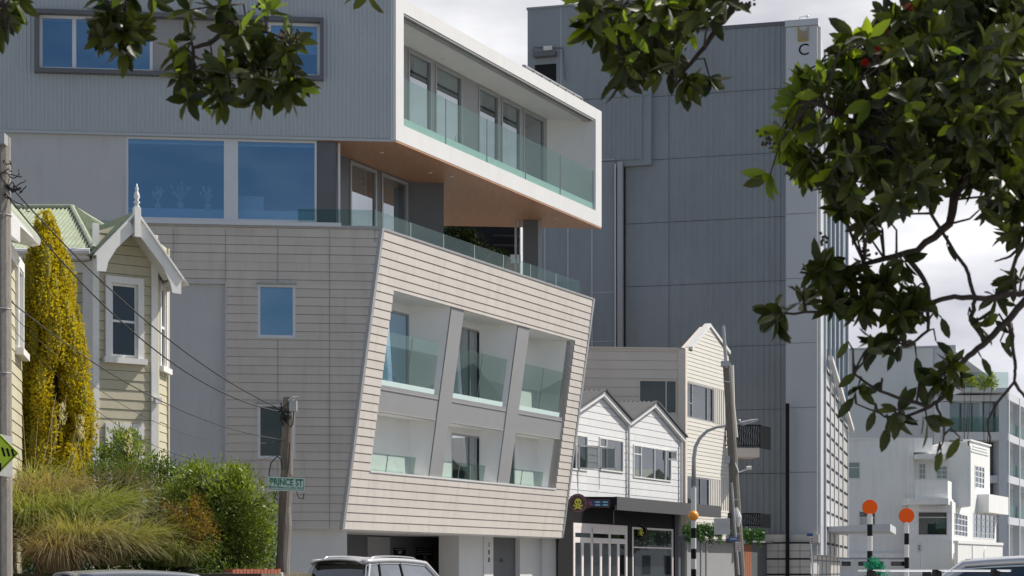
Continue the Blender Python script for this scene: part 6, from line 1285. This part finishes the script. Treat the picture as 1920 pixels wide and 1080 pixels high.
# --- plants on the shop awning
fern = lmat('fern leaf', (0.02, 0.07, 0.02), (0.07, 0.16, 0.05), .3, .4, .4)
def hanging(label, x0, x1, y0, y1, n, D):
    c0 = at((x0 + x1) / 2, (y0 + y1) / 2, D); par = thing('hanging_plants', label, 'plants', tuple(c0), 'green plants along the shop awning')
    px_ = RG.uniform(x0, x1, n); C = np.array([tuple(at(x, y0 + (y1 - y0) * (.12 + .55 * RG.random() ** 1.0 * (1 + .45 * math.sin(x * .35) + .35 * math.sin(x * .83 + 1))) + RG.normal() * 2, D + (x - x0) * .035 + RG.normal() * .15)) for x in px_]); leaves('foliage', C, rnd(n, .7) + np.array([0, -.2, -.35]), rnd(n) + np.array([0, -.5, .6]), .20, .035, fern, par)
    b = MB(); b.box(Fr(at(x0, y1 - 6, D + .2), US), 0, (at(x1, y1, D) - at(x0, y1, D)).length * 1.6, -.1, .1, -.3, 0); b.build('planter', 'dgrey', par)
hanging('dense green ferns left of the square white sign under the charcoal awning', 1283, 1352, 982, 1016, 3200, 77)
hanging('dense green ferns right of the leaning pole beneath the iron balcony', 1372, 1432, 992, 1020, 2600, 83)
# --- trees seen under the box
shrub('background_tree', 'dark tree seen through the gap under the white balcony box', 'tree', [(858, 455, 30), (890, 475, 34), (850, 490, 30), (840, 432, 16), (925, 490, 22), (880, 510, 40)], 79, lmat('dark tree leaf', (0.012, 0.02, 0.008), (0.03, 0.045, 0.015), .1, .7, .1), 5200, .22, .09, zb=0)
shrub('terrace_plant', 'yellow green plants in the left planter on the far penthouse terrace', 'plant', [(1808, 708, 12), (1822, 716, 8)], 161, gl_, 500, .35, .1, zb=9, group='penthouse terrace plants'); shrub('terrace_plant', 'yellow green plants in the right planter on the far penthouse terrace', 'plant', [(1845, 716, 10), (1860, 715, 10)], 161, gl_, 500, .35, .1, zb=9, group='penthouse terrace plants')
pt_o = shrub('potted_plant', 'teal leaved plant in a brown tub at the bottom behind the cars', 'plant', [(1641, 1067, 11), (1634, 1072, 8), (1650, 1073, 8)], 30, lmat('teal leaf', (0.01, 0.20, 0.15), (0.03, 0.32, 0.24), .2, .4, .4), 900, .05, .03, zb=.9)
m = MB(); pc = at(1641, 1070, 30); m.tube([lz(pc, .9), lz(pc, 1.42)], [.14, .19], 16); m.tube([lz(pc, 0), lz(pc, .9)], [.12, .1], 10); m.build('tub', 'rust', pt_o)
# ================================================================== FOREGROUND POHUTUKAWA-LIKE TREE (crown over the camera, trunk right of view)
DF = 4.6; tb_ = Vector((3.3, 6.2, 0)); ft = thing('street_tree', 'dark leaved tree with red blossom, its branches hanging across the top and right', 'tree', tuple(tb_))
m = MB(); m.tube([tb_, tb_ + Vector((-.05, -.1, 1.2)), tb_ + Vector((-.1, -.4, 2.4)), tb_ + Vector((-.3, -.8, 3.3))], [.3, .24, .2, .15], 14); m.build('trunk', 'bark', ft, smooth=True)
BP = lambda x, y, d=0.0: at(x, y, DF + d)
br = [  # limbs in photo columns and rows, with depth offsets, ending at the twigs
 ([(3400, -700, 1.0), (2600, -300, .6), (2000, -200, .3), (1500, -190, 0), (1100, -170, 0), (700, -150, 0), (200, -140, 0), (-200, -120, .1)], .05, .025),
 ([(2400, 200, .6), (2080, 400, .2), (1920, 380, .1), (1810, 330, 0), (1690, 275, 0), (1600, 230, -.1), (1520, 190, -.1)], .035, .006),
 ([(2300, 430, .5), (2050, 500, .2), (1930, 545, .05), (1850, 560, 0), (1790, 556, 0), (1700, 585, 0), (1600, 570, 0), (1530, 585, 0), (1450, 590, 0)], .012, .003),
 ([(2100, 520, .2), (1960, 530, 0), (1925, 560, 0), (1893, 598, 0), (1850, 640, 0), (1815, 668, 0), (1790, 700, 0), (1768, 745, 0), (1745, 762, 0), (1690, 748, 0), (1640, 728, 0), (1600, 700, 0)], .013, .003),
 ([(1893, 598, 0), (1898, 640, 0), (1904, 690, 0), (1902, 716, 0), (1870, 755, 0), (1852, 790, 0), (1856, 830, 0)], .006, .0025),
 ([(1902, 716, 0), (1922, 745, 0), (1945, 780, 0)], .005, .003),
 ([(1755, 755, 0), (1770, 800, 0), (1768, 830, 0), (1752, 860, 0)], .004, .0015),
 ([(1745, 762, 0), (1700, 780, 0), (1660, 782, 0), (1605, 757, 0)], .005, .002),
 ([(1850, 640, 0), (1820, 600, 0), (1830, 560, 0), (1810, 500, 0), (1745, 400, 0), (1740, 330, 0)], .007, .004),
 ([(2200, 50, .4), (2000, 100, .2), (1880, 130, 0), (1760, 150, 0), (1650, 110, 0), (1570, 100, 0)], .03, .005),
 ([(1800, 330, 0), (1780, 420, 0), (1720, 470, 0), (1640, 490, 0), (1560, 520, 0), (1500, 510, 0)], .014, .003),
 ([(1700, 480, 0), (1740, 540, 0), (1740, 620, 0), (1700, 650, 0)], .008, .003),
 ([(1450, -190, 0), (1400, -60, 0), (1372, 20, 0), (1350, 45, 0), (1320, 90, 0), (1285, 130, 0), (1265, 165, 0)], .014, .003),
 ([(1300, -180, 0), (1230, -60, 0), (1190, 20, 0), (1160, 70, 0), (1120, 60, 0)], .012, .003),
 ([(1372, 20, 0), (1320, 52, 0), (1270, 45, 0), (1200, 60, 0)], .008, .003),
 ([(500, -150, 0), (455, -60, 0), (425, 10, 0), (424, 55, 0), (395, 80, 0), (362, 90, 0), (360, 150, 0), (350, 180, 0)], .012, .003),
 ([(424, 55, 0), (440, 90, 0), (460, 130, 0), (520, 130, 0), (560, 120, 0)], .008, .003), ([(424, 30, 0), (450, 60, 0), (500, 60, 0), (530, 70, 0)], .007, .003),
 ([(300, -150, 0), (260, -60, 0), (240, 10, 0), (220, 50, 0)], .010, .003), ([(20, -140, 0), (10, -60, 0), (5, 10, 0), (10, 50, 0)], .009, .003),
 ([(2050, 380, .1), (1960, 400, 0), (1925, 455, 0), (1895, 480, 0), (1865, 490, 0)], .010, .002), ([(2000, 300, .1), (1930, 430, 0), (1900, 500, 0), (1900, 560, 0)], .010, .003)]
nodes = []
for pts, r0, r1 in br:
    P0 = [BP(x, y, d) for x, y, d in pts]; PP = [P0[0]]
    for i in range(len(P0) - 1):
        for t in (.25, .5, .75, 1.0):
            p = P0[i].lerp(P0[i + 1], t); w = (P0[i + 1] - P0[i]).length * .02; PP.append(p + Vector(RG.normal(size=3) * w) if t < 1 else p)
    n = len(PP); m = MB(); m.tube(PP, [r0 + (r1 - r0) * (i / (n - 1)) ** .8 for i in range(n)], 8); m.build('branch', 'bark', ft, smooth=True); nodes += [np.array(p) for p in PP]
m = MB(); m.tube([tb_ + Vector((-.3, -.8, 3.3)), BP(3400, -700, 1.0), BP(2700, -350, .7)], [.14, .08, .05], 10); m.build('limb', 'bark', ft)
m = MB(); j0 = tb_ + Vector((-.1, -.4, 2.4))
for x, y, d in ((2400, 200, .6), (2300, 430, .5), (2200, 50, .4)): m.tube([j0, (j0 + BP(x, y, d)) / 2 + Vector((0, 0, .1)), BP(x, y, d)], [.09, .05, .03], 8)
m.build('limb', 'bark', ft)
NP = np.array(nodes); tw_ = MB(); LC, LD, LU, LL, LY = [], [], [], [], []
def rosette(c, n, axis, backlit=0.0, L=.078, droop=.25):
    axis = axis / np.linalg.norm(axis); s1 = nrm(np.cross(axis, [.3, .9, .2])); s2 = np.cross(axis, s1)
    for i in range(n):
        a = i * 2.4 + RG.random() * .8; spread = .5 + .7 * RG.random(); d = axis * (1 - spread * .45) + (s1 * math.cos(a) + s2 * math.sin(a)) * spread + np.array([0, 0, -droop * RG.random()])
        LC.append(c - axis * .03 * (i / n) * RG.random()); LD.append(d); LU.append(axis * .8 + rnd(1, .5)[0] + np.array([0, 0, .3])); LL.append(L * (.7 + .5 * RG.random())); LY.append(backlit > RG.random())
def twig(c):
    d = np.linalg.norm(NP - c, axis=1); j = int(d.argmin()); 
    if d[j] < .33: p = Vector(NP[j]); e = Vector(c); mdl = (p + e) / 2 + Vector(RG.normal(size=3) * d[j] * .08) + Vector((0, 0, .02)); tw_.tube([p, mdl, e], [.0035, .0028, .002], 5)
    return nrm((c - NP[j])[None])[0]
BL_ = [  # px, py, radius, rosettes, share of leaves in the brighter backlit colour, depth spread
 (1800, 90, 150, 62, .05, .35), (1680, 140, 105, 36, .16, .3), (1880, 200, 120, 48, .03, .35), (1760, 240, 105, 40, .08, .3), (1640, 250, 90, 28, .14, .25), (1560, 200, 70, 14, .3, .15), (1590, 90, 42, 5, .3, .1),
 (1850, 330, 85, 24, .0, .25), (1700, 350, 75, 20, .03, .2), (1600, 340, 65, 15, .05, .2), (1530, 310, 55, 11, .15, .15), (1910, 80, 90, 30, .03, .3), (1650, 420, 45, 8, .05, .1), (1590, 390, 35, 5, .1, .1), (1720, 30, 80, 16, .2, .2), (1850, 20, 90, 22, .1, .2), (1900, 290, 60, 18, 0, .2),
 (1480, 270, 34, 4, .95, .06), (1500, 210, 40, 6, .95, .06), (1535, 140, 30, 3, .9, .05), (1510, 170, 30, 3, .6, .05), (1450, 325, 18, 1, .9, .03), (1470, 240, 30, 3, .9, .05),
 (1540, 510, 40, 6, 0, .06), (1600, 510, 40, 7, 0, .06), (1640, 540, 40, 7, 0, .06), (1690, 590, 42, 7, 0, .06), (1570, 565, 40, 6, 0, .06), (1455, 590, 28, 3, 0, .04), (1620, 580, 35, 4, 0, .06), (1715, 560, 40, 6, 0, .06), (1500, 555, 28, 2, 0, .04), (1690, 500, 30, 2, 0, .05),
 (1640, 640, 24, 2, 0, .04), (1690, 640, 22, 1, 0, .04), (1770, 715, 30, 4, 0, .04), (1790, 690, 22, 3, 0, .04), (1690, 775, 24, 2, 0, .04), (1735, 790, 18, 1, 0, .03), (1610, 730, 10, 1, 0, .02),
 (1860, 560, 30, 1, 0, .05), (1900, 530, 26, 2, 0, .05), (1840, 620, 26, 1, 0, .05), (1905, 440, 30, 3, 0, .05), (1900, 380, 30, 4, 0, .05), (1910, 350, 30, 4, 0, .05),
 (1150, 40, 60, 13, .35, .15), (1100, 50, 30, 3, .6, .05), (1210, 50, 55, 12, .25, .15), (1270, 30, 55, 12, .1, .15), (1340, 10, 45, 8, .0, .12), (1180, 110, 45, 8, .3, .1), (1240, 110, 45, 8, .12, .1), (1160, 150, 26, 2, 0, .05), (1280, 155, 28, 3, .0, .05), (1325, 145, 14, 1, .0, .03), (1140, -20, 70, 9, .5, .15), (1280, -30, 90, 12, .1, .15),
 (215, 40, 38, 8, .0, .1), (245, 60, 34, 6, 0, .1), (190, 60, 30, 3, 0, .06), (225, 85, 20, 2, 0, .05), (230, -10, 60, 8, .1, .1), (290, 5, 12, 1, .9, .03), (355, 60, 22, 1, .3, .04), (352, 20, 14, 1, 0, .04),
 (350, 140, 34, 4, .15, .06), (410, 140, 42, 8, .1, .1), (470, 110, 50, 10, .08, .1), (520, 110, 45, 9, .08, .1), (545, 80, 32, 4, .1, .08), (490, 160, 38, 6, .05, .08), (420, 180, 30, 3, .05, .06), (540, 165, 28, 3, .3, .06), (360, 185, 24, 2, .1, .05), (560, 150, 20, 2, .5, .05), (460, 60, 40, 4, .15, .08), (510, 20, 20, 2, .8, .05), (410, 8, 26, 2, .8, .05), (340, 95, 24, 2, .5, .05),
 (8, 20, 26, 4, .1, .06), (30, 5, 24, 3, .5, .05), (-5, 60, 20, 2, .9, .04), (-30, 10, 50, 6, .2, .1), (684, -12, 10, 1, 0, .02)]
for bx, by, rad, cnt, lit_share, dz in BL_:
    for i in range(int(math.ceil(cnt * 1.65)) if rad > 80 else cnt):
        a = RG.random() * 6.283; r = max(rad - 16, rad * .5) * RG.random() ** .5; c = np.array(BP(bx + r * math.cos(a), by + r * math.sin(a), RG.normal() * dz)); ax = twig(c) + np.array([0, -.15, -.25]) + rnd(1, .35)[0]
        rosette(c, int(RG.integers(5, 9)), ax, lit_share * (.5 if bx < 700 else 1), .064 if rad > 60 else .068)
for x, y, ax_, L in ((1605, 700, -1, .06), (1600, 745, -.6, .07), (1640, 770, -.3, .06), (1665, 800, -.2, .07), (1718, 668, .1, .075), (1755, 640, .9, .07), (1765, 595, .3, .06), (1775, 460, .5, .05), (1800, 820, -.5, .07), (1765, 845, -.2, .06), (1725, 715, .2, .07), (1655, 715, -.8, .05), (1840, 670, .4, .06), (1875, 640, .6, .055), (1815, 590, .7, .05), (1865, 600, .8, .05), (1900, 620, -.3, .055), (1740, 560, .4, .06), (1690, 610, .1, .06), (1675, 655, -.2, .06), (1590, 640, -.5, .055), (1625, 655, 0, .06)):
    c = np.array(BP(x, y, RG.normal() * .02)); twig(c); LC.append(c); LD.append(np.array([ax_, 0, -.8])); LU.append(np.array([RG.normal() * .4, -1, .2])); LL.append(L); LY.append(False)
# unseen rest of the crown, added towards the sun to shade the leaves below
for i in range(1900):
    x = RG.uniform(-2.6, 4.6); y = RG.uniform(3.4, 7.6); z = RG.uniform(2.9, 5.4)
    if (z - EYE) / y < .352 + .0: continue
    if ((x - 1.2) / 3.6) ** 2 + ((y - 5.4) / 2.4) ** 2 + ((z - 3.6) / 1.9) ** 2 > 1: continue
    c = np.array([x, y, z]); rosette(c, 8, rnd(1)[0] + np.array([0, 0, .4]), .15, .085)
    if i % 2 == 0: twig(c)
tw_.build('twigs', 'bark', ft)
LC, LD, LU, LL, LY = map(np.array, (LC, LD, LU, LL, LY)); LW = LL * (.34 + .08 * RG.random(len(LL)))
old = lmat('dark leathery leaf', (0.015, 0.022, 0.006), (0.070, 0.085, 0.015), .26, .4, .35); backlit_leaf = lmat('young bright leaf', (0.09, 0.14, 0.02), (0.22, 0.28, 0.03), .5, .42, .4)  # brighter second leaf colour: the backlighting of sunlit leaves put into the paint
o_ = ~LY; leaves('foliage', LC[o_], LD[o_], LU[o_], LL[o_], LW[o_], old, ft, 'leaf'); leaves('backlit_foliage', LC[LY], LD[LY], LU[LY], LL[LY], LW[LY], backlit_leaf, ft, 'leaf')
# red brush blossoms and dark seed clusters
for x, y, r in ((1672, 42, 17), (1655, 60, 12), (1648, 95, 9), (1702, 18, 10), (1755, 2, 14), (1622, 118, 7)):
    if not r: continue
    c = BP(x, y, -.12); m = MB(); R_ = r / F * DF
    for k in range(110):
        d = nrm(rnd(1) + np.array([[0, -.2, .3]]))[0]; m.tube([c, c + Vector(d) * R_ * (.8 + .5 * RG.random())], [.0009, .0005], 3, cap=False)
    m.build('red_blossom', pmat('red stamens', (0.60, 0.03, 0.025), .6, .15, 30), ft)
sd = MB()
for x, y in ((1432, 258), (1440, 268), (1545, 448), (1630, 468), (1560, 395), (548, 80), (560, 72), (1385, 8), (1405, 6), (485, 20)):
    for k in range(9): sd.ball(BP(x + RG.normal() * 7, y + RG.normal() * 7, RG.normal() * .02), .0045, 6, 4)
sd.build('seed_capsules', pmat('dark seed capsule', (.05, .035, .025), .8, .2, 10), ft)

for i, (a, h) in enumerate(((19, 3.2), (28, 3.6), (39.5, 3.0), (55, 4.0), (72, 3.6))):
    q = SF.P(a, 0, 19.5); tr = thing('roadside_tree', ['small', 'taller', 'low', 'broad', 'last'][i] + ' green tree across the road beyond the right edge', 'tree', (q.x, q.y, 0), 'trees across the road'); n = 1500
    m = MB(); m.tube([lz(q, 0), lz(q, h)], [.15, .07], 8); m.build('trunk', 'bark', tr)
    C = np.array([q.x, q.y, h + .9]) + nrm(rnd(n)) * (1.9 * RG.random(n) ** .4)[:, None] * np.array([1, 1, .8]); leaves('crown', C, rnd(n), rnd(n), .32, .16, gd_, tr)
